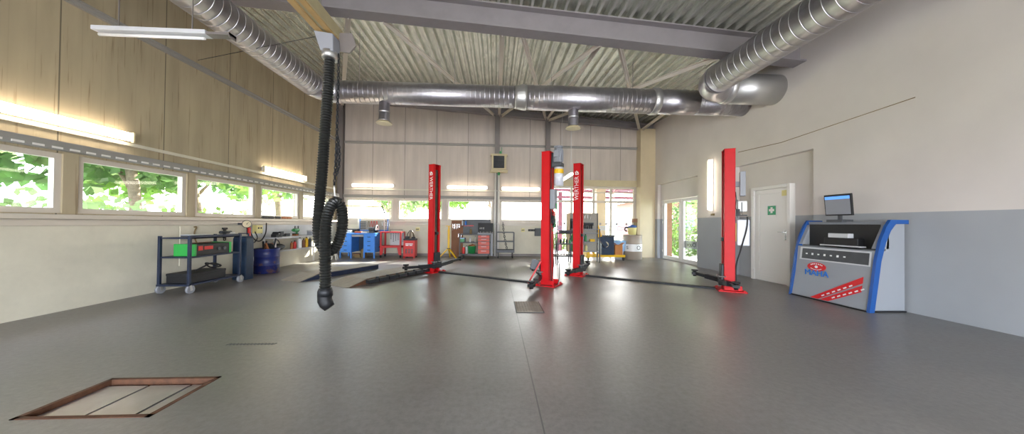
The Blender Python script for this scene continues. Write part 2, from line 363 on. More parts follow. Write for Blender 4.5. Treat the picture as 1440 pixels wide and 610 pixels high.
# girts and ledges (wall trims)
m = MB(); m.bb(-5.68, 5.52, YB-.06, YB, 4.2, 4.27); m.bb(-5.68, 5.52, YB-.1, YB-.06, 4.255, 4.27); struct(m, 'trim_3', 'girt')
m = MB(); m.bb(XL, XL+.06, YF, YB-.17, 4.22, 4.29); m.bb(XL+.06, XL+.11, YF, YB-.17, 4.275, 4.29); struct(m, 'trim_4', 'girt')
# window head ledges with perforated blind boxes, back + left
m = MB(); m.bb(-5.65, 1.9, YB-.13, YB, 2.17, 2.27); m.bb(-5.65, 1.9, YB-.16, YB-.13, 2.25, 2.27); struct(m, 'trim_5', 'girt', bevel=.004)
m = MB(); m.bb(XL, XL+.14, YF, YB-.2, 2.17, 2.28)
y = YF
struct(m, 'trim_6', 'girt', bevel=.004)
m = MB()
while y < YB-.3:
    m.bb(XL+.14, XL+.15, y, y+.1, 2.175, 2.2); y += .17
struct(m, 'trim_7', 'upvc')
# pipe/conduit lines that carry the wall lamps
m = MB(); m.bb(-5.65, 5.5, YB-.03, YB, 2.47, 2.51); struct(m, 'trim_8', 'lowwall')
m = MB(); m.bb(XL, XL+.035, YF, YB-.2, 2.43, 2.48); struct(m, 'trim_9', 'lowwall')
# sills
m = MB(); m.bb(-5.65, 1.9, YB-.16, YB, 1.25, 1.31); m.bb(-5.65, 1.9, YB-.07, YB, 1.16, 1.25); struct(m, 'trim_10', 'frame', bevel=.005)
m = MB(); m.bb(XL, XL+.16, YF, YB-.2, 1.25, 1.31); m.bb(XL, XL+.07, YF, YB-.2, 1.16, 1.25); struct(m, 'trim_11', 'frame', bevel=.005)
# lintel over entrance
m = MB(); m.bb(1.95, 5.52, YB-.06, YB, 2.73, 2.97); struct(m, 'trim_12', 'cream')
m = MB(); m.bb(XL+.03, 1.95, YB-.055, YB-.035, 0, .09); struct(m, 'baseboard_back', 'steel')
# roof beams (I section along X)
def beam(y, drop=0., wd=.28, dp=.45):
    m = MB(); t = .03; xa, xb = XL, XR
    def slab(y0, y1, o0, o1):
        vs = [(x, yy, roofz(x, y)-o) for x in (xa, xb) for yy, o in ((y0, o0), (y1, o0), (y1, o1), (y0, o1))]
        m.add(vs, [(0, 1, 2, 3), (7, 6, 5, 4), (0, 4, 5, 1), (1, 5, 6, 2), (2, 6, 7, 3), (3, 7, 4, 0)])
    slab(y-wd/2, y+wd/2, .005, t); slab(y-wd/2, y+wd/2, dp-t, dp); slab(y-.012, y+.012, t, dp-t)
    struct(m, 'beam', 'beam')
beam(5.93); beam(.9); beam(-3.4); beam(YB-.17, dp=.24, wd=.2)
# roof bracing bars
for a, b in (((-2.2, 6.05, 5.15), (-.12, 11.7, 5.36)), ((.09, 6.05, 4.98), (.1, 11.7, 5.36)), ((.49, 6.05, 4.97), (1.86, 11.7, 5.26)), ((2.03, 6.05, 4.86), (.2, 11.7, 5.34)),
             ((2.06, 6.05, 4.86), (1.93, 11.7, 5.26)), ((2.44, 6.05, 4.83), (5.5, 11.7, 4.95)), ((4.5, 6.05, 4.7), (1.98, 11.7, 5.22)), ((-2.85, 6.05, 5.2), (-5.7, 11.75, 5.55)), ((4.9, 6.05, 4.66), (5.6, 11.7, 4.93))):
    m = MB(); m.bar(a, b, .1, .012); m.bar((a[0], a[1], a[2]-.04), (b[0], b[1], b[2]-.04), .012, .08); struct(m, 'beam', 'brace')

# ------------------------------------------------------------------ windows
wn = 0
def window(axis, at, inward, u0, u1, z0, z1, splits=(), trans=None, fw=.06, depth=.07, m='frame', extra=None):
    """frame in wall opening; inward = +1/-1 direction of the room from the wall plane"""
    global wn; wn += 1
    fr = MB(); o = at-inward*.06
    def B(ua, ub, za, zb, d=depth):
        if axis == 'x': fr.bb(o-d/2, o+d/2, ua, ub, za, zb)
        else: fr.bb(ua, ub, o-d/2, o+d/2, za, zb)
    B(u0, u1, z0, z0+fw); B(u0, u1, z1-fw, z1); B(u0, u0+fw, z0+fw, z1-fw); B(u1-fw, u1, z0+fw, z1-fw)
    for s_ in splits: B(s_-fw/2, s_+fw/2, z0+fw, z1-fw)
    if trans: B(u0+fw, u1-fw, trans-fw/2, trans+fw/2, depth*.9)
    fo = struct(fr, 'window_%d' % wn, m)
    g = MB()
    us = [u0]+sorted(splits)+[u1]
    if axis == 'x': g.bb(o-.004, o+.004, u0+.01, u1-.01, z0+.01, z1-.01)
    else: g.bb(u0+.01, u1-.01, o-.004, o+.004, z0+.01, z1-.01)
    g.build('glass_pane', M['glass'], fo)
    return fo
for a, b in LW: window('x', XL, 1, a, b, ZS0, ZS1, fw=.07)
for a, b in BWn: window('y', YB, -1, a, b, ZS0, ZS1, fw=.07)
ent = window('y', YB, -1, EN[0], EN[1], 0, 2.73, splits=(2.95, 3.83, 4.52), trans=2.14, fw=.085)
st = MB()
for z in (1.03, 1.09, 1.15):
    st.bb(EN[0]+.1, EN[1]-.1, YB+.045, YB+.052, z, z+.022)
st.build_each('sticker_stripe', 'bin', ent)
st = MB()
for x in (2.3, 2.68, 3.2, 3.55, 4.1, 4.35, 4.75, 5.15): st.cyl((x, YB+.045, 1.27), (x, YB+.052, 1.27), .045, 16)
st.build_each('sticker_dot', 'grey', ent)
# door handles of the entrance
# glass double door on the right (door_1)
dm = MB(); gx = XR+REC+.03
leafs = ((9.24, 10.14), (10.2, 11.31))
for a, b in leafs:
    fw = .1
    dm.bb(gx, gx+.07, a, b, .01, .13); dm.bb(gx, gx+.07, a, b, 2.05, 2.15); dm.bb(gx, gx+.07, a, a+fw, .13, 2.05); dm.bb(gx, gx+.07, b-fw, b, .13, 2.05)
dm.bb(gx-.02, gx+.09, 10.14, 10.2, .01, 2.15)
d1 = struct(dm, 'door_1', 'upvc', bevel=.005)
g = MB()
for a, b in leafs: g.bb(gx+.03, gx+.038, a+.09, b-.09, .12, 2.06)
g.build('glass_pane', M['glass'], d1)
h = MB(); h.bar((gx-.05, 10.27, 1.06), (gx-.05, 10.27, 1.2), .02); h.bar((gx-.05, 10.27, 1.19), (gx+.0, 10.27, 1.19), .02); h.build('door_handle', 'chrome', d1)
hg = MB()
for z in (.25, 1.3, 1.95): hg.cyl((gx-.015, 11.3, z), (gx-.015, 11.3, z+.09), .014, 8)
hg.build_each('hinge', 'upvc', d1)
bd = MB(); bd.bb(gx+.04, gx+.044, 9.33, 10.05, .5, .74); bn = bd.build('banner', 'grey', d1)
text('lettering', 'Ouov', .2, 'black', bn, (gx+.036, 9.68, .62), (R(90), 0, R(90)))
# white door (door_2)
dm = MB(); dx = XR+.05
dm.bb(dx-.05, dx+.1, 6.14, 6.21, 0, 2.15); dm.bb(dx-.05, dx+.1, 7.05, 7.12, 0, 2.15); dm.bb(dx-.05, dx+.1, 6.21, 7.05, 2.08, 2.15)
d2 = struct(dm, 'door_2', 'upvc', bevel=.006)
lf = MB(); lf.bb(dx, dx+.06, 6.21, 7.05, .002, 2.08); lf.build('door_leaf', 'upvc', d2, bevel=.004)
pn = MB(); pn.bb(dx-.012, dx, 6.22, 7.04, .03, .13); pn.bb(dx-.012, dx, 6.22, 7.04, 1.98, 2.07); pn.bb(dx-.012, dx, 6.22, 6.32, .13, 1.98); pn.bb(dx-.012, dx, 6.93, 7.04, .13, 1.98)
pn.build('door_molding', 'upvc', d2, bevel=.003)
h = MB(); h.bb(dx-.018, dx-.01, 6.255, 6.285, .95, 1.17); h.bar((dx-.05, 6.27, 1.12), (dx-.05, 6.42, 1.12), .016); h.bar((dx-.05, 6.27, 1.12), (dx-.012, 6.27, 1.12), .016); h.build('door_handle', 'chrome', d2)
hg = MB()
for z in (.2, 1.88): hg.cyl((dx-.06, 7.04, z), (dx-.06, 7.04, z+.1), .014, 8)
hg.build_each('hinge', 'upvc', d2)
hg = MB(); hg.bb(dx-.016, dx-.012, 6.25, 6.36, 1.9, 2.02); hg.build('door_sticker', 'yellow2', d2)
sg = thing('first_aid_sign', 'green first aid sign with white cross on the white door', 'sign', (dx-.013, 6.6, 1.58))
MB().bb(-.004, 0, -.105, .105, -.13, .13).build('sign_plate', 'upvc', sg)
MB().bb(-.007, -.004, -.1, .1, -.08, .12).build('sign_field', 'signgreen', sg)
MB().bb(-.009, -.007, -.065, .065, 0, .05).bb(-.009, -.007, -.025, .025, -.04, 0).bb(-.009, -.007, -.025, .025, .05, .09).build('cross', 'upvc', sg)

# ------------------------------------------------------------------ ducts
def ribbed(pts, r, step, rib=.0028, n=40):
    """sample polyline finely and put a narrow ridge every `step`"""
    P = [Vector(p) for p in pts]; out = []; rs = []
    acc = 0; nxt = step
    L_ = [(P[i+1]-P[i]).length for i in range(len(P)-1)]; tot = sum(L_)
    def at(s_):
        for i, l in enumerate(L_):
            if s_ <= l or i == len(L_)-1: return P[i].lerp(P[i+1], min(1, s_/l))
            s_ -= l
    m = MB().tube([P[0], P[-1]], r, n); s_ = step/2
    while s_ < tot-.03:
        m.tube([at(s_-.006), at(s_-.003), at(s_+.003), at(s_+.006)], [r-.001, r+rib, r+rib, r-.001], n, caps=False, smooth=False); s_ += step
    return m
DZ = 4.26
dt = thing('ventilation_duct', 'long spiral steel air duct bending from the left wall across the whole hall', 'duct')
ribbed([(-4.05, YF+.1, DZ), (-4.05, 6.95, DZ)], .25, .13).build('duct_run', 'galv', dt)
el = [(-4.05+.42*(1-math.cos(t)), 6.95+.42*math.sin(t), DZ) for t in [PI/2*i/8 for i in range(9)]]
MB().tube(el, .255, 32).build('elbow', 'galv', dt)
ribbed([(-3.63, 7.37, DZ), (.45, 7.37, DZ)], .25, .11).build('duct_run', 'galv', dt)
MB().tube([(.42, 7.37, DZ), (.5, 7.37, DZ), (.62, 7.37, DZ), (.7, 7.37, DZ)], [.26, .265, .295, .295], 32).build('reducer', 'galv2', dt)
ribbed([(.7, 7.37, DZ), (3.75, 7.37, DZ)], .285, .11).build('duct_run', 'galv', dt)
MB().tube([(3.74, 7.37, DZ), (3.76, 7.37, DZ), (3.9, 7.37, DZ), (3.92, 7.37, DZ)], [.29, .315, .315, .29], 32).build('collar', 'galv2', dt)
MB().tube([(3.9, 7.37, DZ), (4.85, 7.37, DZ)], .29, 32).build('duct_run', 'galv', dt)
ribbed([(4.85, 7.37, DZ), (6.1, 7.37, DZ)], .285, .06).build('duct_run', 'galv', dt)
for x in (-2.62, 1.84):
    o = MB().tube([(x, 7.37, 4.05), (x, 7.37, 3.62), (x, 7.37, 3.6)], [.12, .12, .15], 20)
    o.tube([(x, 7.37, 3.84), (x, 7.37, 3.82), (x, 7.37, 3.8)], [.12, .13, .12], 20, caps=False)
    b_ = o.build('outlet_pipe', 'galv', dt)
    MB().tube([(x, 7.37, 3.6), (x, 7.37, 3.56), (x, 7.37, 3.545)], [.12, .18, .18], 24).build('grille', 'cream', b_)
dh = MB()
for x in (-3.2, -1.0, 1.3, 3.3): dh.bar((x, 7.37, DZ+.24), (x, 7.37, roofz(x, 7.37)+.02), .012)
for y in (-1.5, 1.5, 4.3): dh.bar((-4.05, y, DZ+.24), (-4.05, y, roofz(-4.05, y)+.02), .012)
dh.build_each('hanger_rod', 'steel', dt)
d2t = thing('ventilation_duct', 'wide spiral steel duct running forward on the right, elbow into right wall', 'duct')
RX, RY, RZ, RR = 4.75, 6.5, 4.24, .3
ribbed([(RX-.25, YF+.1, RZ), (RX-.25, RY-.45, RZ)], RR-.02, .15).build('duct_run', 'galv', d2t)
el = [(RX-.25+.45*(1-math.cos(t)), RY-.45+.45*math.sin(t), RZ) for t in [PI/2*i/8 for i in range(9)]]
MB().tube(el, RR-.01, 32).build('elbow', 'galv', d2t)
MB().tube([(RX+.18, RY, RZ), (RX+.2, RY, RZ), (RX+.3, RY, RZ), (RX+.32, RY, RZ)], [RR-.01, RR+.02, RR+.02, RR], 32).build('collar', 'galv2', d2t)
MB().tube([(RX+.3, RY, RZ), (6.1, RY, RZ)], RR+.015, 32).build('duct_run', 'galv2', d2t)
MB().bar((4.5, 3.2, RZ+.27), (4.5, 3.2, roofz(4.5, 3.2)+.02), .012).bar((4.5, 0., RZ+.27), (4.5, 0., roofz(4.5, 0)+.02), .012).build_each('hanger_rod', 'steel', d2t)

# ------------------------------------------------------------------ exhaust rail, trolley, hose
rl = thing('exhaust_rail', 'ochre overhead rail of the exhaust extraction system, hung below the roof', 'rail')
RXc, RZc = -2.21, 3.68
r_ = MB(); r_.bb(RXc-.11, RXc+.11, YF+.1, 4.42, RZc-.0, RZc+.16); r_.build('rail_profile', 'railside', rl, bevel=.01)
r_ = MB(); r_.bb(RXc-.1, RXc-.02, YF+.1, 4.4, RZc-.012, RZc); r_.bb(RXc+.03, RXc+.1, YF+.1, 4.4, RZc-.012, RZc); r_.build_each('rail_lip', 'rail', rl)
r_ = MB()
for y in (3.9, 0.6, -2.5):
    r_.bb(RXc-.03, RXc+.03, y-.03, y+.03, RZc+.16, roofz(RXc, y)+.03); r_.bb(RXc-.08, RXc+.08, y-.05, y+.05, RZc+.16, RZc+.18)
r_.build_each('hanger_post', 'girt', rl)
tr = thing('hose_trolley', 'grey funnel trolley under the overhead rail holding the black hose', 'trolley', (-2.19, 4.12, 3.62)); tr.scale = (.85, 1, 1)
MB().prism([(-.16, .05), (.12, .02), (.13, -.2), (-.06, -.2)], 'y', -.09, .09).build('funnel', 'grey', tr, bevel=.01)
MB().cyl((.03, 0, -.27), (.03, 0, -.18), .105, 24).build('neck', 'galv2', tr)
MB().prism([(.0, .14), (.3, .14), (.36, -.02), (.26, -.12), (.05, -.1)], 'y', .1, .13).prism([(-.16, .12), (-.02, .12), (-.02, -.1), (-.12, -.1)], 'y', .1, .13).build_each('side_plate', 'steel', tr)
w_ = MB()
for x in (-.1, .02, .14, .26):
    w_.cyl((x, .13, .1), (x, .17, .1), .035, 14)
w_.build_each('wheel', 'black', tr)
# hose path
pts = [(-2.17, 4.12, 3.38), (-2.18, 4.12, 3.0), (-2.2, 4.1, 2.4), (-2.22, 4.09, 1.9), (-2.255, 4.09, 1.4), (-2.26, 4.09, 1.15), (-2.235, 4.09, .98), (-2.17, 4.11, .88), (-2.09, 4.14, .89), (-2.03, 4.15, 1.0),
       (-1.99, 4.15, 1.18), (-1.985, 4.14, 1.36), (-2.01, 4.1, 1.49), (-2.05, 4.06, 1.5), (-2.08, 4.0, 1.4), (-2.09, 3.95, 1.22), (-2.085, 3.93, .9), (-2.075, 3.93, .55), (-2.075, 3.93, .42)]
def catmull(P, k):
    P = [Vector(p) for p in P]; out = []
    for i in range(len(P)-1):
        a, b, c_, d_ = P[max(i-1, 0)], P[i], P[i+1], P[min(i+2, len(P)-1)]
        for j in range(k):
            t = j/k; out.append(.5*((2*b)+(c_-a)*t+(2*a-5*b+4*c_-d_)*t*t+(3*b-a-3*c_+d_)*t**3))
    out.append(P[-1]); return out
def hose_mb(P, r, step=.034, n=18):
    C_ = catmull(P, 12); ln = [0]
    for i in range(1, len(C_)): ln.append(ln[-1]+(C_[i]-C_[i-1]).length)
    out = []; rs = []; s_ = 0; i = 0; k = 0
    while s_ < ln[-1]:
        while ln[i+1] < s_: i += 1
        out.append(C_[i].lerp(C_[i+1], (s_-ln[i])/max(1e-6, ln[i+1]-ln[i]))); rs.append(r if k % 2 == 0 else r*.82); s_ += step/2; k += 1
    return MB().tube(out, rs, n, smooth=False)
ho = thing('exhaust_hose', 'black corrugated exhaust hose looped and hanging from the overhead rail', 'hose')
hose_mb(pts, .068).build('hose_body', 'hose', ho)
MB().tube([(-2.075, 3.93, .44), (-2.075, 3.93, .4), (-2.075, 3.93, .34)], [.07, .085, .085], 20).build('clamp_ring', 'iron', ho)
MB().tube([(-2.075, 3.93, .4), (-2.08, 3.93, .33), (-2.08, 3.93, .29), (-2.06, 3.93, .25), (-2.02, 3.93, .2)], [.08, .08, .08, .078, .062], 20).build('nozzle', 'black', ho)
ch = MB()
def chain(mb, P, link=.042, r=.0065, w=.014):
    C_ = catmull(P, 20); ln = [0]
    for i in range(1, len(C_)): ln.append(ln[-1]+(C_[i]-C_[i-1]).length)
    s_ = 0; i = 0; k = 0
    while s_ < ln[-1]:
        while i+2 < len(ln) and ln[i+1] < s_: i += 1
        p = C_[i].lerp(C_[i+1], (s_-ln[i])/max(1e-6, ln[i+1]-ln[i])); d_ = (C_[i+1]-C_[i]).normalized()
        u = Vector((1, 0, 0)) if k % 2 else Vector((0, 1, 0)); a = (u-d_*u.dot(d_)).normalized()
        loop = [p+d_*math.sin(t)*link*.62+a*math.cos(t)*w for t in [2*PI*j/8 for j in range(9)]]
        mb.tube(loop, r, 5, caps=False); s_ += link; k += 1
    return mb
hc = thing('hoist_chain', 'dark steel chain hanging from the hose trolley beside the hose', 'chain')
chain(ch, [(-2.07, 4.15, 3.42), (-2.07, 4.15, 3.), (-2.08, 4.15, 2.3), (-2.09, 4.15, 1.9), (-2.1, 4.15, 1.72)]).build('chain_strand', 'iron', hc)
chain(MB(), [(-2.07, 4.16, 2.35), (-2.05, 4.17, 2.15), (-2.06, 4.17, 1.95), (-2.1, 4.16, 1.85), (-2.08, 4.16, 2.1), (-2.07, 4.15, 2.25)]).build('chain_strand', 'iron', hc)
MB().tube(catmull([(-2.1, 4.15, 1.72), (-2.09, 4.15, 1.6), (-2.08, 4.15, 1.56), (-2.13, 4.14, 1.5), (-2.15, 4.14, 1.48)], 4), .012, 8).build('hook', 'galv2', hc)
wi = MB(); wi.tube([(XL+.02, 6.4, 4.4), (-4.2, 5.4, 4.1), (RXc-.1, 4.3, 3.78)], .005, 5)
tag(wi.build('steel_cable', 'black'), 'thin dark cable strung from left wall to the ochre rail', 'cable')

# ------------------------------------------------------------------ two-post lifts
def lift(A, B, name_label, text_dir, power, turnB, armsA, armsB):
    A = Vector((A[0], A[1], 0)); B = Vector((B[0], B[1], 0)); dv = B-A; ln = dv.length; ang = math.atan2(dv.y, dv.x)
    t = thing('two_post_lift', name_label, 'car lift', A, ang)
    def loc(p):   # world xy -> local
        q = Matrix.Rotation(-ang, 3, 'Z') @ (Vector((p[0], p[1], 0))-A); return q
    H_ = 2.72
    for side, cx, sgn, extra in (('a', 0, 1, 0), ('b', ln, -1, turnB)):
        # C channel, opening toward the other post (local +x for A)
        o, s_ = .18, .25; th = .012
        p = MB()
        def TB(x0, x1, y0, y1, z0, z1, mb=p):
            c_ = Vector((sgn*(x0+x1)/2, sgn*(y0+y1)/2, (z0+z1)/2)); rot = Matrix.Rotation(extra, 3, 'Z'); c_ = rot @ c_
            mb.box((cx+c_.x, c_.y, c_.z), (abs(x1-x0), abs(y1-y0), abs(z1-z0)), rz=extra)
        TB(-o/2, -o/2+th, -s_/2, s_/2, .01, H_)
        TB(-o/2, o/2, -s_/2, -s_/2+th, .01, H_); TB(-o/2, o/2, s_/2-th, s_/2, .01, H_)
        TB(o/2-th, o/2, -s_/2, -s_/2+.055, .01, H_); TB(o/2-th, o/2, s_/2-.055, s_/2, .01, H_)
        TB(-o/2-.005, o/2+.005, -s_/2-.005, s_/2+.005, H_, H_+.012)
        po = p.build('post', 'red', t, bevel=.004)
        q = MB(); TB(-.06, .05, -.06, .06, .3, H_-.12, q); q.build('guide_column', 'carriage', t)
        q = MB(); TB(-.05, .13, -.1, .1, .2, .5, q); TB(.08, .16, -.13, .13, .12, .22, q)
        q.build('carriage', 'iron', t, bevel=.006)
        q = MB(); TB(.04, .12, -.04, .04, .95, 1.02, q); q.build('safety_latch', 'iron', t, bevel=.004)
        bp = MB(); TB(-.26, .2, -.24, .24, 0, .02, bp)
        for yy in (-.2, .2): 
            poly = [(-.26, .02), (-.09, .02), (-.09, .2)]
        for yy in (-.13, .13): TB(-.2, -.09, yy-.006, yy+.006, .02, .11, bp)
        for xx, yy in ((-.22, -.2), (-.22, .2), (.15, -.2), (.15, .2)): TB(xx-.02, xx+.02, yy-.02, yy+.02, .02, .04, bp)
        bp.build('base_plate', 'red', t, bevel=.003)
        rivet = MB(); 
        for yy in (-1, 1):
            c_ = Matrix.Rotation(extra, 3, 'Z') @ Vector((sgn*0, yy*.0, 0))
        # lettering on the side facing the camera (local -y)
        if side == 'a':
            rot = (R(90), R(90) if text_dir < 0 else R(-90), 0)
            text('lettering', 'WERTHER', .14, 'white', po, (0, -s_/2-.004, 2.12), rot, sx=.9)
            tx = MB()
            for k in range(3): tx.box((-.03+k*.03, -s_/2-.003, 2.5+(k % 2)*.02), (.022, .004, .055), ry=R(-20))
            tx.box((0, -s_/2-.003, 2.46), (.09, .004, .018)); tx.build('emblem', 'white', po)
        # arms
        for k, (wx, wy, z, L2) in enumerate(armsA if side == 'a' else armsB):
            e = loc((wx, wy)); st_ = Vector((cx+sgn*.11, (-.1 if e.y < 0 else .1), .17)); en = Vector((e.x, e.y, z)); md = st_.lerp(en, .55)
            am = MB(); am.bar(st_, md+Vector((0, 0, .0)), .1, .09); am.bar(st_.lerp(en, .45), en, .07, .06)
            am.cyl((st_.x, st_.y, .1), (st_.x, st_.y, .26), .05, 16); ao = am.build('arm', 'iron', t, bevel=.006)
            pd = MB(); pd.cyl((en.x, en.y, z-.06), (en.x, en.y, z+.05), .035, 14); pd.cyl((en.x, en.y, z+.05), (en.x, en.y, z+.08), .065, 18); pd.box((en.x, en.y, z), (.11, .11, .05)); pd.build('lift_pad', 'black', ao)
            rg = MB(); rg.torus((st_.x, st_.y, .27), .07, .012, 'z', 16, 6); rg.build('arm_lock', 'steel', ao)
    fc = MB(); fc.box((ln/2, 0, .012), (ln-.42, .13, .024)); fc.box((ln/2, 0, .026), (ln-.42, .09, .008)); fc.build('floor_cover', 'iron', t, bevel=.004)
    return t, loc, ln
L1, loc1, ln1 = lift((-1.57, 8.05), (1.07, 6.38), 'red two-post car lift nearer the blue workbench, its motor on the centre post', -1, True, 0,
      [(-1.02, 9.15, .22, 0), (-2.07, 7.35, .2, 0)], [(.66, 5.62, .13, 0), (.88, 7.2, .22, 0)])
L2_, loc2, ln2 = lift((2.03, 7.55), (4.53, 5.83), 'red two-post car lift standing close to the white first aid door', 1, False, R(8),
      [(2.4, 8.0, .22, 0), (1.62, 6.85, .17, 0)], [(4.3, 6.5, .22, 0), (4.33, 5.38, .16, 0)])
# power unit on lift 1 post B (outer face, local +x)
bx = ln1+.09
def lp(parent, mb, nm, m, **k): return mb.build(nm, m, parent, **k)
mt = MB(); mt.cyl((bx+.14, 0.0, 2.5), (bx+.14, 0.0, 2.8), .085, 20); mt.cyl((bx+.14, 0, 2.8), (bx+.14, 0, 2.83), .09, 20)
for k in range(12):
    a = 2*PI*k/12; mt.box((bx+.14+.09*math.cos(a), .09*math.sin(a), 2.64), (.02, .006, .24), rz=a)
mt.box((bx+.14, -.1, 2.66), (.1, .06, .12))
mo = mt.build('motor', 'grey', L1)
MB().box((bx+.13, 0, 2.45), (.2, .18, .08)).bb(bx-.0, bx+.06, -.05, .05, 2.4, 2.7).build('pump_block', 'dgrey', L1, bevel=.01)
tk = MB(); tk.cyl((bx+.15, 0, 2.02), (bx+.15, 0, 2.4), .095, 24); to = tk.build('oil_tank', 'tank', L1)
tk = MB(); tk.tube([(bx+.15, 0, 2.27), (bx+.15, 0, 2.36)], .0975, 24, caps=False); tk.build('tank_label', 'yellow', to)
MB().box((bx+.06, -.04, 1.75), (.1, .18, .4)).build('control_box', 'grey', L1, bevel=.012)
MB().box((bx+.03, -.0, 1.42), (.08, .1, .16)).box((bx+.05, -.0, 1.3), (.05, .12, .08)).cyl((bx+.07, -.02, 1.18), (bx+.07, -.02, 1.26), .04, 12).build('valve', 'iron', L1, bevel=.004)
MB().box((bx+.05, -.02, 1.46), (.06, .06, .1)).build('valve_cover', 'red2', L1, bevel=.01)
def hose(P, r, parent, nm='cable', m='black'): return MB().tube(catmull(P, 8), r, 8).build(nm, m, parent)
hose([(bx+.02, -.06, 2.7), (bx+.01, -.07, 2.2), (bx+.02, -.08, 1.6), (bx+.01, -.07, 1.1), (bx+.02, -.08, .6), (bx+.04, -.08, .1)], .01, L1, 'hose')
hose([(bx+.08, -.05, 1.55), (bx+.12, -.05, 1.66), (bx+.13, -.06, 1.4), (bx+.06, -.08, 1.1)], .008, L1, 'hose', 'green')
hose([(bx+.1, .0, .95), (bx+.12, .0, .7), (bx+.2, -.05, .35), (bx+.18, -.1, .05), (bx+.02, -.16, .02), (bx-.1, -.3, .03)], .008, L1, 'hose')
hose([(bx+.04, .05, 1.05), (bx+.03, .08, .6), (bx+.0, .1, .2), (bx-.02, .1, .05)], .009, L1, 'hose')
MB().bar((bx+.05, .02, 2.75), (bx-.02, .35, 2.6), .02).bar((bx+.04, .05, 2.45), (bx+.02, .4, 2.5), .015).build('bracket', 'cream', L1)
MB().box((ln1-.2, -.18, .42), (.14, .05, .2), ry=R(15), rz=R(30)).build('foot_guard', 'dgrey', L1, bevel=.004)
MB().bar((ln1-.05, -.2, .5), (ln1-.28, -.3, .05), .06, .03).build('foot_lever', 'darkred', L1)
# lift 2, post D: control box and oil tank on its outer face
bx = ln2+.09
MB().box((bx+.13, -.02, 2.05), (.09, .16, .46)).bb(bx, bx+.09, -.03, .03, 2.0, 2.1).build('control_box', 'grey', L2_, bevel=.008)
MB().box((bx+.13, .02, 1.62), (.14, .14, .2)).build('valve_block', 'white', L2_, bevel=.008)
MB().bar((bx+.05, -.06, 1.75), (bx+.05, -.06, 1.4), .012).bar((bx+.12, -.06, 1.7), (bx+.12, -.06, 1.45), .012).bar((bx+.03, -.06, 1.45), (bx+.2, -.06, 1.45), .02).box((bx+.06, -.03, 1.5), (.06, .06, .14)).build('valve', 'iron', L2_)
MB().box((bx+.14, .0, 1.12), (.2, .16, .5)).build('oil_tank', 'tank', L2_, bevel=.02)
MB().cyl((bx+.03, -.02, .95), (bx+.03, -.02, 1.3), .02, 10).build('cylinder', 'yellow2', L2_)
hose([(bx+.2, -.08, 1.42), (bx+.19, -.1, 1.2), (bx+.1, -.1, .8), (bx+.03, -.1, .5), (bx+.03, -.1, .2), (bx+.06, -.1, .08)], .012, L2_, 'hose')
hose([(bx+.02, -.06, 1.9), (bx+.03, -.07, 1.75), (bx+.02, -.06, 1.6), (bx+.06, -.06, 1.5)], .008, L2_, 'hose')

# ------------------------------------------------------------------ lamps
def wall_lamp(label, loc, rz, L_, tubes=1, group='fluorescent wall lamps', vertical=False):
    """local: length along x, wall behind at +y"""
    t = thing('fluorescent_lamp', label, 'lamp', loc, rz, group)
    if vertical: t.rotation_euler = (0, R(90), rz)
    MB().bb(-L_/2-.03, L_/2+.03, -.035, 0, -.05, .05).build('housing', 'upvc', t, bevel=.006)
    if tubes == 1:
        MB().tube([(-L_/2, -.075, 0), (-L_/2+.02, -.075, 0), (L_/2-.02, -.075, 0), (L_/2, -.075, 0)], [.03, .055, .055, .03], 16).build('diffuser', 'lampdiff', t)
    else:
        for z in (-.045, .045):
            MB().cyl((-L_/2+.02, -.06, z), (L_/2-.02, -.06, z), .02, 10).build('tube', 'lamp', t)
        MB().bb(-L_/2-.04, -L_/2-.01, -.08, -.035, -.08, .08).bb(L_/2+.01, L_/2+.04, -.08, -.035, -.08, .08).build_each('end_cap', 'cream', t, bevel=.004)
    return t
wall_lamp('lit fluorescent lamp on back wall above the blue workbench', (-4.6, YB-.03, 2.62), 0, 1.5, 1)
wall_lamp('lit fluorescent lamp on back wall above the dark tool rack', (-1.09, YB-.03, 2.6), 0, 1.5, 1)
wall_lamp('lit fluorescent lamp on back wall just right of the fan heater', (.95, YB-.03, 2.58), 0, 1.45, 1)
wall_lamp('lit twin-tube lamp on the left wall above the second window', (XL+.036, 8.96, 2.56), R(90), 1.7, 2)
wall_lamp('lit twin-tube lamp on the left wall nearest the camera', (XL+.036, 4.4, 2.56), R(90), 1.7, 2)
wall_lamp('lit lamp mounted upright on the right wall beside the glass door', (XR, 8.45, 2.39), R(-90), 1.42, 1, vertical=True)
hl = thing('hanging_lamp', 'lit lamp hung on two chains behind the red lifts', 'lamp', (2.13, 9.35, 2.66))
MB().bb(-.05, .05, -.75, .75, .03, .08).build('housing', 'upvc', hl)
MB().cyl((0, -.72, 0), (0, .72, 0), .04, 12).build('tube', 'lampdiff', hl)
MB().bar((0, -.6, .08), (0, -.6, roofz(2.13, 8.75)-2.66+.03), .01).bar((0, .6, .08), (0, .6, roofz(2.13, 9.95)-2.66+.03), .01).build_each('suspension', 'galv2', hl)
ul = thing('batten_lamp', 'unlit grey lamp batten high at the left edge', 'lamp', (-4.1, 4.0, 3.52))
MB().bb(-.75, .55, -.06, .06, 0, .05).build('housing', 'lgrey', ul, bevel=.004)
MB().cyl((-.72, 0, -.03), (.5, 0, -.03), .018, 10).build('tube', 'white', ul)
MB().bb(.55, .83, -.05, .05, .0, .03).bb(.82, .83, -.05, .05, -.03, .03).build('bracket', 'steel', ul)
MB().bar((-.5, 0, .05), (-.5, 0, roofz(-4.6, 4)-3.52+.03), .01).bar((.35, 0, .05), (.35, 0, roofz(-3.75, 4)-3.52+.03), .01).build_each('suspension', 'steel', ul)
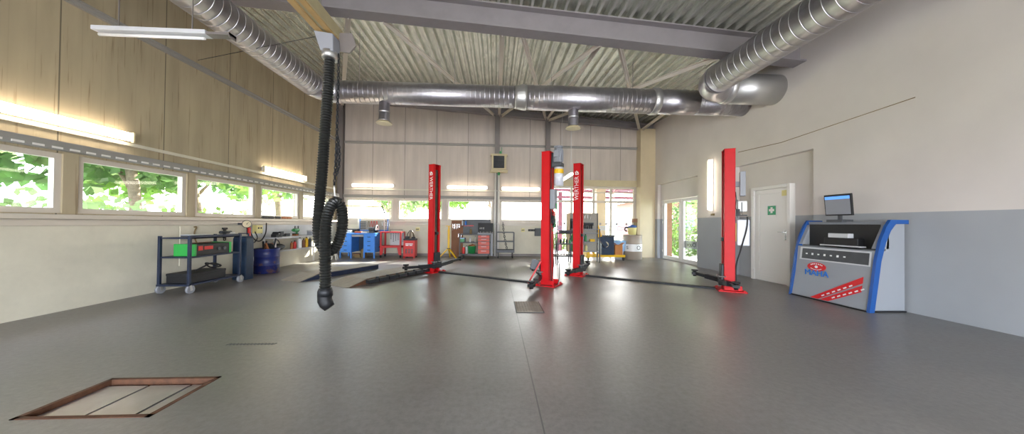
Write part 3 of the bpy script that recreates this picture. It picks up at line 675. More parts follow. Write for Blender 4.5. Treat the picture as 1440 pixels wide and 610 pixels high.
# ------------------------------------------------------------------ heater and its pipes
ht = thing('fan_heater', 'square louvred fan heater on the steel column of the back wall', 'heater', (.1, 11.62, 3.15))
MB().bb(-.27, .27, -.12, .12, .1, .66).bb(-.31, .31, -.14, .14, .62, .68).build('casing', 'cream', ht, bevel=.01)
MB().bb(-.2, .2, -.135, -.12, .15, .6).build('opening', 'black', ht)
lv = MB()
for k in range(9): lv.box((0, -.145, .18+k*.05), (.4, .004, .035), rx=R(35))
lv.build_each('louvre', 'dgrey', ht)
MB().bb(-.33, .33, -.15, .12, 0, .09).build('base_tray', 'cream', ht, bevel=.008)
MB().box((.0, -.02, -.05), (.08, .08, .1)).ball((.02, -.06, -.03), .035).box((.05, 0, .74), (.06, .05, .12)).bar((.1, 0, .66), (.1, 0, .95), .02).build('valve', 'green', ht)
for k, (x, r) in enumerate(((-.02, .035), (.1, .04))):
    p = MB(); p.tube([(x, 11.7, 3.17), (x, 11.7, .05), (x, 11.7, .02)], r, 14)
    for z in (2.45, 1.2, .4): p.tube([(x, 11.7, z), (x, 11.7, z+.05)], r+.008, 14)
    p.bar((x, 11.7, 2.4), (x, 11.752, 2.4), .015); p.bar((x, 11.7, .8), (x, 11.752, .8), .015)
    tag(p.build('heating_pipe', 'upvc'), ('thinner' if k == 0 else 'thicker')+' white heating pipe running down from the fan heater', 'pipe')

# ------------------------------------------------------------------ floor items
g_ = thing('drain_grate', 'square patterned steel floor hatch in front of the centre red post', 'floor hatch', (.5, 4.66, 0))
MB().bb(-.2, .2, -.31, .31, .001, .006).build('frame', 'iron', g_)
pl = MB(); pl.bb(-.185, .185, -.295, .295, .006, .01)
for i in range(9):
    for j in range(14):
        pl.box((-.165+i*.041, -.27+j*.0415, .011), (.022, .008, .004), rz=R(45 if (i+j) % 2 else -45))
pl.build('plate', 'plate', g_)
pt = thing('pit_cover', 'rusty framed steel pit cover sunk into the floor at lower left', 'pit cover')
m = MB(); m.bb(PX0, PX1, PY1-.03, PY1, -.1, .004); m.bb(PX0, PX1, PY0, PY0+.03, -.1, .004); m.bb(PX1-.03, PX1, PY0, PY1, -.1, .004); m.bb(PX0, PX0+.03, PY0, PY1, -.1, .004); m.build('frame', 'rust', pt)
m = MB()
x = PX0+.03
while x < PX1-.06:
    m.bb(x+.01, min(x+.3, PX1-.04), PY0+.04, PY1-.06, -.06, -.03); x += .31
m.build('plate', 'galv', pt)

def ramp(A, ang, L_, W, Hh, label):
    """low wheel ramp: local x = width, y = length from the near edge"""
    t = thing('wheel_ramp', label, 'ramp', (A[0], A[1], 0), ang, 'checker plate wheel ramps')
    MB().prism([(0, .008), (.42, Hh), (L_, Hh), (L_, Hh-.012), (.43, Hh-.012), (0, 0)], 'x', 0, W).build('deck', 'plate', t)
    for x in (0.005, W-.03):
        MB().prism([(.05, 0), (.43, Hh-.02), (L_-.01, Hh-.02), (L_-.01, 0)], 'x', x, x+.025).build('side_rail', 'rust' if 'camera' in label else 'cart', t)
    br = MB()
    for y in (.5, L_*.5, L_-.1): br.bb(.03, W-.03, y, y+.05, 0, .08)
    br.build('cross_bar', 'iron', t)
    return t
r1 = ramp((-4.52, 6.84), R(-24), 2.15, .56, .12, 'checker plate wheel ramp nearer the blue drum')
r2 = ramp((-3.3, 6.32), R(-28), 2.4, .6, .12, 'checker plate wheel ramp beside the left red post, nearer the camera')
# jagged linkage along the second ramp
lk = MB()
for k in range(7):
    y = .5+k*.27; lk.box((.66, y, .06), (.09, .24, .07)); lk.cyl((.66, y+.12, .02), (.66, y+.12, .13), .03, 10)
lk.build('linkage', 'iron', r2)

# ------------------------------------------------------------------ blue workbench (back wall)
wb = thing('workbench', 'blue steel workbench with drawer stacks and a grey pegboard behind', 'workbench', (-4.74, 11.3, 0))
MB().bb(-.62, .6, -.35, .35, .82, .87).build('worktop', 'blue', wb, bevel=.006)
for x0, x1 in ((-.6, -.2), (.2, .58)):
    ca = MB(); ca.bb(x0, x1, -.33, .33, .2, .82); co = ca.build('cabinet', 'blue', wb, bevel=.004)
    for k in range(4):
        z = .215+k*.15; dr = MB(); dr.bb(x0+.015, x1-.015, -.348, -.33, z, z+.138); do = dr.build('drawer', 'blue', co, bevel=.004)
        MB().bb((x0+x1)/2-.05, (x0+x1)/2+.05, -.362, -.348, z+.06, z+.08).build('handle', 'navy', do)
MB().bb(-.2, .2, .25, .3, .2, .82).build('back_panel', 'navy', wb)
MB().bb(-.19, .19, -.34, -.3, .74, .81).build('drawer', 'grey', wb)
for x, y in ((-.58, -.31), (-.22, -.31), (.22, -.31), (.56, -.31), (-.58, .31), (.56, .31)):
    MB().bb(x-.02, x+.02, y-.02, y+.02, 0, .22).build('leg', 'blue', wb)
pb = MB(); pb.bb(-.2, .78, .33, .345, .95, 1.32); po = pb.build('pegboard', 'board', wb)
MB().bb(-.22, -.19, .32, .36, .85, 1.36).bb(.77, .8, .32, .36, .85, 1.36).bb(-.2, .78, .32, .36, .92, .95).build_each('pegboard_frame', 'blue', po)
MB().bb(-.18, .76, .27, .33, .95, .965).build('shelf', 'blue', wb)

def spanner(x, y, z, L_, m, axis='y', label='', group='', nm='spanner'):
    t = MB()
    t.box((0, 0, -L_/2), (.014, .006, L_*.8)); t.torus((0, 0, -L_), .014, .005, 'y', 10, 5); t.torus((0, 0, 0), .014, .006, 'y', 8, 5, R(-60), R(240))
    o = t.build(nm, m); o.location = (x, y, z)
    if axis == 'x': o.rotation_euler = (0, 0, R(90))
    return tag(o, label, 'tool', group)
for k in range(5): spanner(-4.15+k*.065, 11.62, 1.28, .16+.015*k, 'chrome', label='bright spanner hanging at the right end of the grey pegboard over blue workbench', group='spanners on the workbench pegboard')
for k in range(4):
    t = MB(); t.bar((0, 0, 0), (-.03, 0, -.2), .012, .012).bar((.02, 0, 0), (.04, 0, -.2), .012, .012).ball((.01, 0, .0), .02)
    o = t.build('pliers', ('gold', 'red2', 'darkred', 'red2')[k]); o.location = (-4.64+k*.095, 11.62, 1.27)
    tag(o, ('brown-handled pliers leftmost on the workbench pegboard', 'red-handled pliers second from left on the workbench pegboard', 'dark red pliers third from left on the workbench pegboard', 'red-handled pliers nearest the bright spanners')[k], 'tool', 'pliers on the workbench pegboard')
for k in range(5):
    o = MB().bb(-.1, .1, -.02, .0, 0, .03).build('drill_tray', 'dgrey'); o.location = (-4.83, 11.62, 1.0+k*.06)
    tag(o, 'narrow dark tray of bits at the left of the workbench pegboard', 'tray', 'trays on the workbench pegboard')
bl = thing('bench_lamp', 'long pale tube lamp on a thin frame above the blue workbench', 'lamp', (-4.76, 11.45, 0))
MB().bar((-.65, 0, 1.83), (.68, 0, 1.8), .035, .05).build('lamp_tube', 'yellow2', bl)
MB().bar((-.2, .1, .87), (-.2, .02, 1.84), .018).bar((.72, .1, .87), (.72, .02, 1.72), .02).build_each('stand', 'upvc', bl)
MB().bar((.64, -.01, 1.88), (.76, -.01, 1.58), .03, .03).build('handle', 'black', bl)
bg = thing('bench_grinder', 'dark bench grinder with white guard on the right end of blue workbench', 'grinder', (-4.32, 11.2, .87))
MB().cyl((-.12, 0, .13), (.08, 0, .13), .07, 16).bb(-.1, .06, -.07, .07, 0, .08).build('motor', 'dgrey', bg)
MB().cyl((.1, 0, .14), (.15, 0, .14), .12, 20).build('grinding_wheel', 'black', bg)
MB().torus((.15, 0, .14), .13, .02, 'x', 16, 6, R(-20), R(200)).cyl((.13, 0, .14), (.16, 0, .14), .05, 12).build('guard', 'white', bg)
def box_thing(nm, lab, cat, c, d, m, lid=None, group=None, bevel=.006):
    t = thing(nm, lab, cat, (c[0], c[1], c[2]), 0, group)
    MB().bb(-d[0]/2, d[0]/2, -d[1]/2, d[1]/2, 0, d[2]).build('body', m, t, bevel=bevel)
    if lid: MB().bb(-d[0]/2-.004, d[0]/2+.004, -d[1]/2-.004, d[1]/2+.004, d[2]*.78, d[2]+.008).build('lid', lid, t, bevel=bevel)
    return t
box_thing('parts_box', 'small white box on the left end of the blue workbench', 'box', (-5.12, 11.15, .87), (.18, .14, .08), 'white', 'lgrey')
box_thing('parts_tray', 'orange parts tray in the middle of blue workbench', 'tray', (-4.77, 11.1, .87), (.22, .1, .05), 'orange', 'copper')
box_thing('tool_case', 'closed black tool case at the back of the blue workbench', 'case', (-5.1, 11.42, .87), (.4, .2, .13), 'black', 'dgrey')
box_thing('parts_tray', 'flat white tray next to the bench grinder', 'tray', (-4.54, 11.05, .87), (.18, .1, .03), 'white', 'upvc')
def canister(nm, lab, cat, c, r, h_, m, cap='black', group=None):
    t = thing(nm, lab, cat, c, 0, group)
    MB().lathe((0, 0, 0), [(r*.95, 0), (r, .01), (r, h_*.72), (r*.8, h_*.82), (r*.35, h_*.88), (r*.35, h_*.92)], 16).build('body', m, t)
    MB().lathe((0, 0, 0), [(r*.42, h_*.9), (r*.42, h_), (r*.3, h_*1.02)], 12).build('cap', cap, t)
    return t
canister('oil_can', 'brown oil can standing on the floor in the kneehole of blue workbench', 'can', (-4.62, 11.2, 0), .1, .36, 'gold')
box_thing('scrap_bag', 'low crumpled brown bag beside the oil can under the workbench', 'bag', (-4.86, 11.3, 0), (.22, .2, .13), 'gold', 'brown')

# ------------------------------------------------------------------ red tool cart
rc = thing('tool_cart', 'red steel frame cart with an open grey tool panel, on castors', 'cart', (-3.68, 11.38, 0))
for x, y in ((-.34, -.22), (.34, -.22), (-.34, .22), (.34, .22)):
    MB().bb(x-.028, x+.028, y-.028, y+.028, .1, .9).build('post', 'darkred', rc, bevel=.004)
    c_ = MB(); c_.cyl((x-.02, y, .05), (x+.02, y, .05), .05, 16); c_.bb(x-.025, x+.025, y-.02, y+.02, .06, .11); c_.build('castor', 'black', rc)
MB().bb(-.37, .37, -.25, .25, .88, .92).build('top_frame', 'darkred', rc)
MB().bb(-.4, .4, -.25, -.21, .36, .42).bb(-.4, .4, .21, .25, .36, .42).bb(-.4, -.36, -.25, .25, .36, .42).bb(.36, .4, -.25, .25, .36, .42).bb(-.38, .38, -.23, .23, .355, .365).build('shelf', 'darkred', rc)
for x in (-.3, .3): MB().prism([(x-.07, .36), (x+.07, .36), (x+.02, .12), (x-.02, .12)], 'y', -.25, -.235).build('bracket', 'darkred', rc)
MB().bb(-.16, .34, .18, .195, .42, .88).build('tool_panel', 'lgrey', rc)
MB().bar((-.05, -.1, 1.0), (.36, -.1, 1.0), .012).bar((-.05, -.1, .92), (-.05, -.1, 1.0), .012).bar((.36, -.1, .92), (.36, -.1, 1.0), .012).build('handle_rail', 'dgrey', rc)
for k in range(6):
    spanner(-3.8+k*.085, 11.545, .83, .18+.03*((k*3) % 4), 'iron', label='dark hand tool hanging on the grey panel of the red cart', group='tools on the red cart panel')

# ------------------------------------------------------------------ red charger
rg = thing('starter_charger', 'bright red battery charger box with cables coiled on top', 'charger', (-3.02, 11.25, 0))
MB().bb(-.2, .2, -.17, .17, .05, .62).build('case', 'red2', rg, bevel=.012)
sl = MB()
for x in (-.1, 0, .1):
    for k in range(3): sl.bb(x-.028, x+.028, -.174, -.168, .17+k*.055, .21+k*.055)
sl.build_each('vent', 'dgrey', rg)
MB().box((0, -.172, .5), (.26, .006, .025)).box((-.07, -.172, .45), (.1, .006, .03)).box((.06, -.172, .45), (.1, .006, .03)).build('label', 'white', rg)
MB().bb(-.2, .2, -.17, .17, .62, .68).box((-.1, -.05, .72), (.14, .1, .08)).box((.1, 0, .71), (.12, .1, .06)).build('top_tray', 'iron', rg, bevel=.004)
MB().tube(catmull([(-.12, 0, .68), (-.1, 0, .85), (0, 0, .97), (.08, 0, .88), (.1, 0, .68)], 6), .014, 8).tube(catmull([(-.05, .05, .68), (-.03, .05, .9), (.05, .05, .93), (.14, .05, .7)], 6), .012, 8).build('cable', 'black', rg)
MB().tube(catmull([(.12, -.02, .68), (.11, -.02, .86), (.03, -.02, .92), (.0, -.02, .7)], 6), .011, 8).build('cable', 'gold', rg)
for x in (-.15, .17): MB().cyl((x-.02, .14, .05), (x+.02, .14, .05), .05, 14).build_each('wheel', 'black', rg)
MB().bb(-.2, -.14, -.17, -.1, 0, .05).bb(.14, .2, -.17, -.1, 0, .05).build_each('foot', 'red2', rg)

# sockets on the back wall
def socket(lab, x, z, m='yellow2', w_=.13, h_=.13):
    t = thing('wall_socket', lab, 'socket', (x, YB-.035, z)); MB().bb(-w_/2, w_/2, -.06, 0, -h_/2, h_/2).build('housing', m, t, bevel=.008)
    MB().cyl((-w_/5, -.07, 0), (-w_/5, -.06, 0), .022, 12).cyl((w_/5, -.07, 0), (w_/5, -.06, 0), .022, 12).build_each('outlet', 'dgrey', t); return t
socket('small yellowish wall socket right of the red charger', -2.93, 1.0)
socket('yellowish wall socket left of the black switch box', 1.05, 1.0)
socket('black switch box on back wall next to centre red post', 1.4, 1.0, 'black', .3, .08)
socket('grey switch cabinet with yellow knob beside centre red post', 1.62, .93, 'dgrey', .24, .3)

# ------------------------------------------------------------------ yellow stand + brown board + dark rack
ys = thing('tripod_stand', 'yellow steel tripod stand in front of the brown tool board', 'stand', (-1.62, 10.9, 0))
MB().bb(-.035, .035, -.035, .035, .32, 1.02).build('column', 'yellow', ys, bevel=.005)
MB().bb(-.022, .022, -.022, .022, 1.02, 1.14).bar((-.09, 0, 1.14), (.09, 0, 1.14), .05, .02).build('head', 'yellow', ys)
for a in (200, 330, 90):
    MB().bar((0, 0, .38), (.36*math.cos(R(a)), .36*math.sin(R(a)), .02), .045, .035).build('leg', 'yellow', ys)
MB().torus((0, 0, .36), .05, .014, 'z', 14, 6).build('collar', 'black', ys)
bb_ = thing('tool_board', 'tall brown hardboard tool panel holding bright spanners', 'board', (-1.38, 11.4, 0))
MB().bb(-.22, .2, -.012, .012, .02, 1.34).build('panel', 'brown', bb_)
MB().bb(-.22, -.18, .012, .04, 0, 1.34).bb(.16, .2, .012, .04, 0, 1.34).build_each('batten', 'tan', bb_)
for k in range(5): spanner(-1.55+k*.06, 11.375, 1.22, .2-.012*k, 'chrome', label='bright spanner in the upper row on the brown tool board', group='spanners on the brown tool board')
for k in range(3): spanner(-1.34+k*.05, 11.375, .86, .12, 'chrome', label='short bright spanner in the lower row on the brown tool board', group='short spanners on the brown tool board')
rk = thing('tool_trolley', 'dark steel tool trolley with shelves and five orange drawers', 'trolley', (-.7, 11.2, 0))
MB().bb(-.5, .52, .2, .22, .85, 1.38).build('back_panel', 'dgrey', rk)
for z, nm in ((.14, 'shelf'), (.55, 'shelf'), (.83, 'shelf')): MB().bb(-.56, .54, -.22, .22, z, z+.03).build(nm, 'dgrey', rk)
for x, y in ((-.55, -.21), (.53, -.21), (-.55, .21), (.53, .21)): MB().bb(x-.015, x+.015, y-.015, y+.015, .1, .86).build('post', 'dgrey', rk)
for x, y in ((-.45, -.17), (.45, -.17), (-.45, .17), (.45, .17)): MB().cyl((x-.018, y, .05), (x+.018, y, .05), .05, 14).bb(x-.02, x+.02, y-.02, y+.02, .06, .14).build('castor', 'black', rk)
MB().bb(.08, .5, -.2, .2, .17, .83).build('drawer_cabinet', 'dgrey', rk)
zz = .18
for k, hh in enumerate((.14, .14, .12, .1, .1)):
    do = MB().bb(.09, .49, -.222, -.2, zz, zz+hh-.008).build('drawer', 'orange', rk, bevel=.004); MB().bb(.2, .38, -.234, -.222, zz+hh*.6, zz+hh*.6+.014).build('handle', 'lgrey', do); zz += hh+.012
MB().bb(.54, .6, -.2, .2, .1, .9).build('side_rack', 'grey', rk)
bk_ = thing('bucket', 'green bucket of brown rags on lowest shelf of the dark tool trolley', 'bucket', (-.84, 11.15, .17))
MB().lathe((0, 0, 0), [(.12, 0), (.145, .24), (.155, .25), (.155, .27)], 24).build('body', 'green', bk_)
MB().ball((0, 0, .27), .13, 8, (1, 1, .35)).box((.06, 0, .31), (.14, .1, .03), ry=R(20)).build('rag', 'copper', bk_)
canister('spray_bottle', 'red and white bottle on lowest shelf left of green bucket', 'bottle', (-1.12, 11.1, .17), .045, .26, 'red2', 'white')
canister('spray_bottle', 'grey metal bottle between the red bottle and green bucket', 'bottle', (-1.02, 11.1, .17), .04, .28, 'lgrey', 'dgrey')
canister('spray_bottle', 'grey spray can at left on the middle shelf of dark trolley', 'bottle', (-1.08, 11.12, .58), .03, .18, 'dgrey', 'white')
canister('spray_bottle', 'small white can in the middle of the trolley middle shelf', 'bottle', (-.9, 11.12, .58), .035, .16, 'lgrey', 'blue')
canister('spray_bottle', 'tall dark can beside the orange drawers on the middle shelf', 'bottle', (-.72, 11.12, .58), .035, .22, 'board', 'grey')
box_thing('rag_pile', 'teal rag heap at the left end of the trolley middle shelf', 'rag', (-1.17, 11.15, .58), (.14, .14, .14), 'green', 'bin')
canister('spray_can', 'brownish can standing on the trolley top left of open tool case', 'can', (-.88, 11.15, .86), .04, .19, 'gold', 'gold')
tsh = MB().bb(-.18, .18, -.05, .05, 0, .03).build('parts_tray', 'red2'); tsh.location = (-.98, 11.36, 1.14); tag(tsh, 'narrow red tray on the dark back panel of the tool trolley', 'tray')
for k, (m1, m2) in enumerate((('lgrey', 'grey'), ('logo_blue', 'white'))):
    canister('spray_can', ('grey', 'blue and white')[k]+' spray can on the shelf at the top of dark trolley panel', 'can', (-1.2+k*.12, 11.36, 1.17), .03, .18, m1, m2)
shf = MB().bb(-.2, .2, -.06, .06, 0, .012).build('wall_shelf', 'dgrey'); shf.location = (-1.14, 11.36, 1.155); tag(shf, 'small dark shelf carrying two spray cans on the trolley panel', 'shelf')
tc_ = thing('socket_case', 'open black socket set case on top of the tool trolley', 'case', (-.36, 11.15, .86))
MB().bb(-.27, .27, -.15, .12, 0, .04).build('tray', 'grey', tc_, bevel=.005); MB().box((0, .14, .22), (.54, .03, .36), rx=R(-8)).build('lid', 'black', tc_, bevel=.005)
so = MB()
for k in range(9): so.cyl((-.24+k*.06, -.06, .04), (-.24+k*.06, -.06, .08+.02*(k % 2)), .018, 10)
for k in range(5): so.cyl((-.2+k*.035, .11, .15), (-.2+k*.035, .11, .26), .01, 8)
so.build_each('socket_insert', 'chrome', tc_)

# grey cart with chain right of it
gc = thing('service_cart', 'grey open three-tier cart beside the white heating pipes', 'cart', (.36, 11.35, 0))
MB().bb(-.32, .32, -.2, .2, .2, .3).build('tray', 'dgrey', gc, bevel=.005)
MB().bb(-.32, .32, -.2, .2, .58, .61).build('tray', 'dgrey', gc); 
for x in (-.31, .31):
    for y in (-.19, .19): MB().bb(x-.014, x+.014, y-.014, y+.014, .2, .93).build('post', 'dgrey', gc)
MB().bar((-.31, -.19, .93), (.31, -.19, .93), .03).bar((-.31, .19, .93), (.31, .19, .93), .03).build('top_rail', 'dgrey', gc)
for x, y in ((-.26, -.15), (.26, -.15), (-.26, .15), (.26, .15)): MB().cyl((x-.018, y, .06), (x+.018, y, .06), .06, 14).bb(x-.02, x+.02, y-.02, y+.02, .08, .2).build('castor', 'black', gc)
chain(MB(), [(.27, 11.5, 1.25), (.3, 11.5, .95), (.36, 11.48, .6), (.42, 11.46, .34)], .07, .012, .03).build('tmp', 'iron')
ck = bpy.data.objects['tmp']; ck.name = 'heavy_chain'; tag(ck, 'heavy dark chain dangling into the grey cart', 'chain')

# ------------------------------------------------------------------ behind the centre posts: bar rack, tool wall
br = thing('bar_rack', 'low dark rack of upright rods visible between the two centre posts', 'rack', (2.2, 9.6, 0))
for z in (.25, .95): MB().bb(-.32, .38, -.15, .15, z, z+.03).build('shelf', 'iron', br)
MB().bb(-.3, .36, -.12, .12, .62, .65).build('shelf', 'dgrey', br)
for x in (-.3, .36): MB().bb(x-.015, x+.015, -.14, -.11, 0, 1.35 if x < 0 else .97).bb(x-.015, x+.015, .11, .14, 0, .97).build('post', 'iron', br)
rd = MB()
for k in range(5): rd.cyl((-.24+k*.09, 0, .28), (-.24+k*.09, 0, .82-.05*(k % 2)), .011, 8)
rd.build_each('rod', 'iron', br)
tb = thing('tool_wall', 'grey perforated tool stand with shelves behind the right centre post', 'tool stand', (2.74, 10.2, 0))
MB().bb(-.32, .66, .0, .02, .95, 1.62).bb(.1, .66, .0, .02, .35, .95).build('panel', 'board', tb)
for z in (.35, .66, .95, 1.08): MB().bb(-.32, .62, -.25, .0, z, z+.02).build('shelf', 'grey', tb)
for x in (-.31, .65): MB().bb(x-.015, x+.015, -.02, .02, 0, 1.62).bb(x-.015, x+.015, -.25, -.22, 0, 1.1).build('post', 'dgrey', tb)
MB().bb(-.4, -.32, -.2, .0, .35, 1.6).build('side_panel', 'tan', tb)
box_thing('black_case', 'dark upright case at the left of the grey tool stand', 'case', (2.540, 10.080, 1.1), (.14, .12, .32), 'black', 'dgrey')
for k in range(6): box_thing('parts_block', 'small dark part standing on the upper shelf of grey tool stand', 'part', (2.81+k*.07, 10.08, 1.1), (.045, .05, .09+.03*(k % 3)), 'iron', group='parts on the tool stand')
box_thing('hand_tool', 'dark power tool lying on the tool stand upper shelf, behind the parts', 'tool', (3.080, 10.140, 1.2), (.3, .08, .1), 'iron', 'dgrey')
for k in range(5): spanner(2.76+k*.1, 10.185, 1.55, .12, 'chrome', label='bright tool hanging at the top of the grey tool stand', group='tools on the tool stand')
canister('bottle', 'teal bottle on the middle shelf of grey tool stand', 'bottle', (2.860, 10.080, .68), .035, .22, 'bin', 'black')
canister('bottle', 'dark green bottle on the middle shelf of grey tool stand', 'bottle', (2.960, 10.080, .68), .035, .24, 'green', 'black')
canister('bottle', 'white bottle on the bottom shelf of grey tool stand', 'bottle', (2.860, 10.080, .37), .04, .24, 'lgrey', 'white')
canister('bottle', 'yellowish bottle on the bottom shelf of grey tool stand', 'bottle', (2.980, 10.080, .37), .04, .2, 'yellow2', 'yellow')
canister('bottle', 'green bottle on a low shelf just left of right centre post', 'bottle', (2.540, 10.080, .37), .06, .3, 'green', 'red2')
canister('bottle', 'tall green bottle on the shelf left of right centre post', 'bottle', (2.520, 10.080, .68), .05, .24, 'green', 'green')
box_thing('yellow_block', 'yellow ratchet block on the tool stand beside yellow crane', 'tool', (3.180, 10.080, .68), (.16, .08, .08), 'yellow', 'yellow')

# ------------------------------------------------------------------ yellow crane with blue boom
yc = thing('workshop_crane', 'yellow workshop crane with a blue boom leaning beside the tool stand', 'crane', (3.78, 10.75, 0))
MB().bb(-.62, .72, -.2, -.12, .12, .2).bb(-.62, .6, .2, .28, .12, .2).build('base_beam', 'yellow', yc, bevel=.006)
MB().bar((-.35, -.16, .2), (-.6, -.16, .55), .06, .05).bb(-.66, -.56, -.3, .28, .1, 1.1).build('mast', 'yellow', yc, bevel=.006)
MB().bar((.0, -.31, .5), (-.36, -.31, 1.0), .16, .13).build('boom', 'logo_blue' if False else 'navy', yc, bevel=.01)
MB().bar((-.24, -.31, .82), (-.36, -.31, 1.2), .18, .15).bb(-.56, -.3, -.4, -.2, 1.02, 1.24).build('boom_head', 'yellow', yc, bevel=.02)
for x in (-.58, .66): MB().cyl((x-.02, -.16, .06), (x+.02, -.16, .06), .06, 14).build('castor', 'black', yc)
cb = thing('compressor_box', 'dark blue machine box with round white badge on crane base', 'machine', (3.87, 10.72, .2))
MB().bb(-.22, .22, -.2, .2, 0, .62).build('case', 'navy', cb, bevel=.015)
MB().cyl((-.08, -.215, .36), (-.08, -.2, .36), .1, 24).build('badge', 'cream', cb)
MB().bb(-.24, .24, -.22, .22, .62, .68).build('lid', 'dgrey', cb, bevel=.01)
bxx = thing('cardboard_box', 'open brown cardboard box between the blue machine and plastic bin', 'box', (4.28, 10.72, .2))
MB().bb(-.13, .13, -.14, .14, 0, .34).build('body', 'card', bxx); MB().box((.16, 0, .38), (.12, .26, .006), ry=R(-35)).box((-.1, 0, .38), (.1, .26, .006), ry=R(30)).build_each('flap', 'card', bxx)
bi = thing('plastic_bin', 'pale blue translucent bag-lined bin left of the taupe drum', 'bin', (4.47, 11.05, 0))
MB().lathe((0, 0, 0), [(.15, 0), (.17, .42)], 20).build('body', 'lgrey', bi); MB().lathe((0, 0, 0), [(.2, .3), (.21, .42), (.26, .66), (.2, .68)], 16, caps=False).build('liner', 'bin', bi)
MB().bb(.17, .2, -.03, .03, 0, .5).build('leg', 'black', bi)

# ------------------------------------------------------------------ taupe drum with white band
td = thing('oil_drum', 'taupe steel drum with a white lettered band by the yellow column', 'drum', (4.97, 11.05, 0))
MB().lathe((0, 0, 0), [(.31, 0), (.325, .01), (.325, .28), (.335, .295), (.325, .31), (.325, .57), (.335, .585), (.325, .6), (.325, .83), (.335, .85), (.33, .87)], 36).build('body', 'drum2', td)
MB().tube([(0, 0, .3), (0, 0, .56)], .33, 36, caps=False).build('white_band', 'white', td)
text('lettering', 'O:', .2, 'black', td, (.1, -.322, .43), (R(90), 0, R(14)))
text('lettering', 'S', .15, 'black', td, (-.27, -.2, .43), (R(90), 0, R(-48)))
MB().torus((0, 0, .87), .32, .014, 'z', 32, 6).build('rim', 'drum2', td)
fb = thing('funnel_bucket', 'pale yellow bucket with a blue rag on top of taupe drum', 'bucket', (4.93, 11.0, .885))
MB().lathe((0, 0, 0), [(.13, 0), (.16, .24), (.165, .26)], 24).build('body', 'yellow2', fb); MB().ball((0, 0, .28), .14, 8, (1.1, 1, .35)).box((.05, 0, .33), (.2, .12, .04), ry=R(12)).build('rag', 'trimblue', fb)
MB().torus((-.2, 0, .2), .07, .022, 'y', 14, 8, R(40), R(290)).build('spout', 'black', fb)
box_thing('filter_can', 'upright brown box standing at the back of the taupe drum', 'box', (5.12, 11.2, .885), (.14, .14, .58), 'gold', 'brown')

# ------------------------------------------------------------------ left side: cart, cabinet, drum, bench
cx, cy = -5.44, 6.1
wc = thing('welding_cart', 'dark blue open steel cart on castors at the left edge', 'cart', (cx, cy, 0))
for x, y in ((-.24, -.52), (.24, -.52), (-.24, .52), (.24, .52)):
    MB().bb(x-.02, x+.02, y-.02, y+.02, .14, .98).build('post', 'cart', wc, bevel=.003)
    k_ = MB(); k_.cyl((x-.02, y+.02, .07), (x+.02, y+.02, .07), .07, 18); k_.build('castor', 'grey', wc)
    MB().bar((x-.03, y, .14), (x-.03, y+.02, .05), .006, .04).bar((x+.03, y, .14), (x+.03, y+.02, .05), .006, .04).build_each('castor_fork', 'galv2', wc)
MB().bb(-.26, .26, -.55, .58, .13, .16).build('shelf', 'cart', wc); MB().bb(-.25, .25, -.52, .52, .6, .625).build('shelf', 'cart', wc); MB().bb(-.25, .25, -.52, .52, .93, .95).bb(.23, .25, -.52, .52, .93, .99).build('shelf', 'cart', wc)
bc = thing('battery_charger', 'black charger with green ends and red display on the blue cart', 'charger', (cx+.02, cy-.02, .625))
MB().bb(-.15, .18, -.34, .34, 0, .2).build('case', 'black', bc, bevel=.006)
MB().bb(-.16, .19, -.38, -.34, -.0, .21).bb(-.16, .19, .34, .38, -.0, .21).build_each('end_panel', 'green2', bc, bevel=.006)
MB().bb(.18, .186, -.3, -.22, .09, .17).bb(.18, .186, -.19, -.02, .1, .16).build_each('display', 'red2', bc)
MB().cyl((.18, .1, .1), (.2, .1, .1), .03, 12).cyl((.18, .22, .1), (.2, .22, .1), .03, 12).build_each('knob', 'dgrey', bc)
box_thing('tool_tray', 'dark tray of tools on lowest shelf of the blue cart', 'tray', (cx, cy-.1, .16), (.4, .7, .16), 'black', 'iron')
ccab = MB().tube(catmull([(.0, -.2, .0), (.05, -.1, .06), (.02, .1, .1), (.06, .25, .03), (.0, .1, .02), (.04, -.05, .12), (.08, .15, .05)], 6), .014, 6).build('cable_coil', 'black'); ccab.location = (cx+.05, cy, .345); tag(ccab, 'tangle of black cable on the tray of the blue cart', 'cable')
box_thing('wrench_set', 'flat steel tool set lying on top of the blue cart', 'tool', (cx+.05, cy-.2, .96), (.16, .4, .03), 'dgrey', 'galv2')
gr_ = thing('angle_grinder', 'dark angle grinder on top right end of the blue cart', 'tool', (cx+.1, cy+.35, .99))
MB().cyl((0, -.12, .03), (0, .12, .03), .03, 12).build('body', 'iron', gr_); MB().cyl((.0, .13, .0), (.0, .13, .03), .06, 18).build('disc', 'galv2', gr_)
cab = thing('steel_cabinet', 'narrow dark blue steel cabinet between the cart and blue drum', 'cabinet', (-5.4, 6.97, 0))
MB().bb(-.14, .14, -.1, .1, 0, .88).prism([(-.14, .88), (.14, .88), (.11, .92), (-.11, .92)], 'y', -.1, .1).build('body', 'navy', cab, bevel=.01)
MB().bb(-.12, .12, -.108, -.1, .05, .83).build('door', 'navy', cab, bevel=.003)
MB().bar((-.1, 0, .98), (.1, 0, .98), .018).bar((-.1, 0, .91), (-.1, 0, .98), .018).bar((.1, 0, .91), (.1, 0, .98), .018).build('handle', 'cart', cab)
box_thing('jerrycan', 'pale grey canister on the floor between cabinet and blue drum', 'canister', (-5.66, 7.4, 0), (.16, .2, .42), 'lgrey', 'white')
bd_ = thing('scrap_drum', 'rust-stained blue drum filled with scrap metal', 'drum', (-5.53, 7.85, 0))
MB().lathe((0, 0, 0), [(.235, 0), (.25, .01), (.25, .19), (.26, .2), (.25, .21), (.25, .39), (.26, .4), (.25, .41), (.25, .56), (.262, .575), (.255, .59), (.235, .59), (.235, .5), (.01, .5)], 32).build('body', 'drum', bd_)
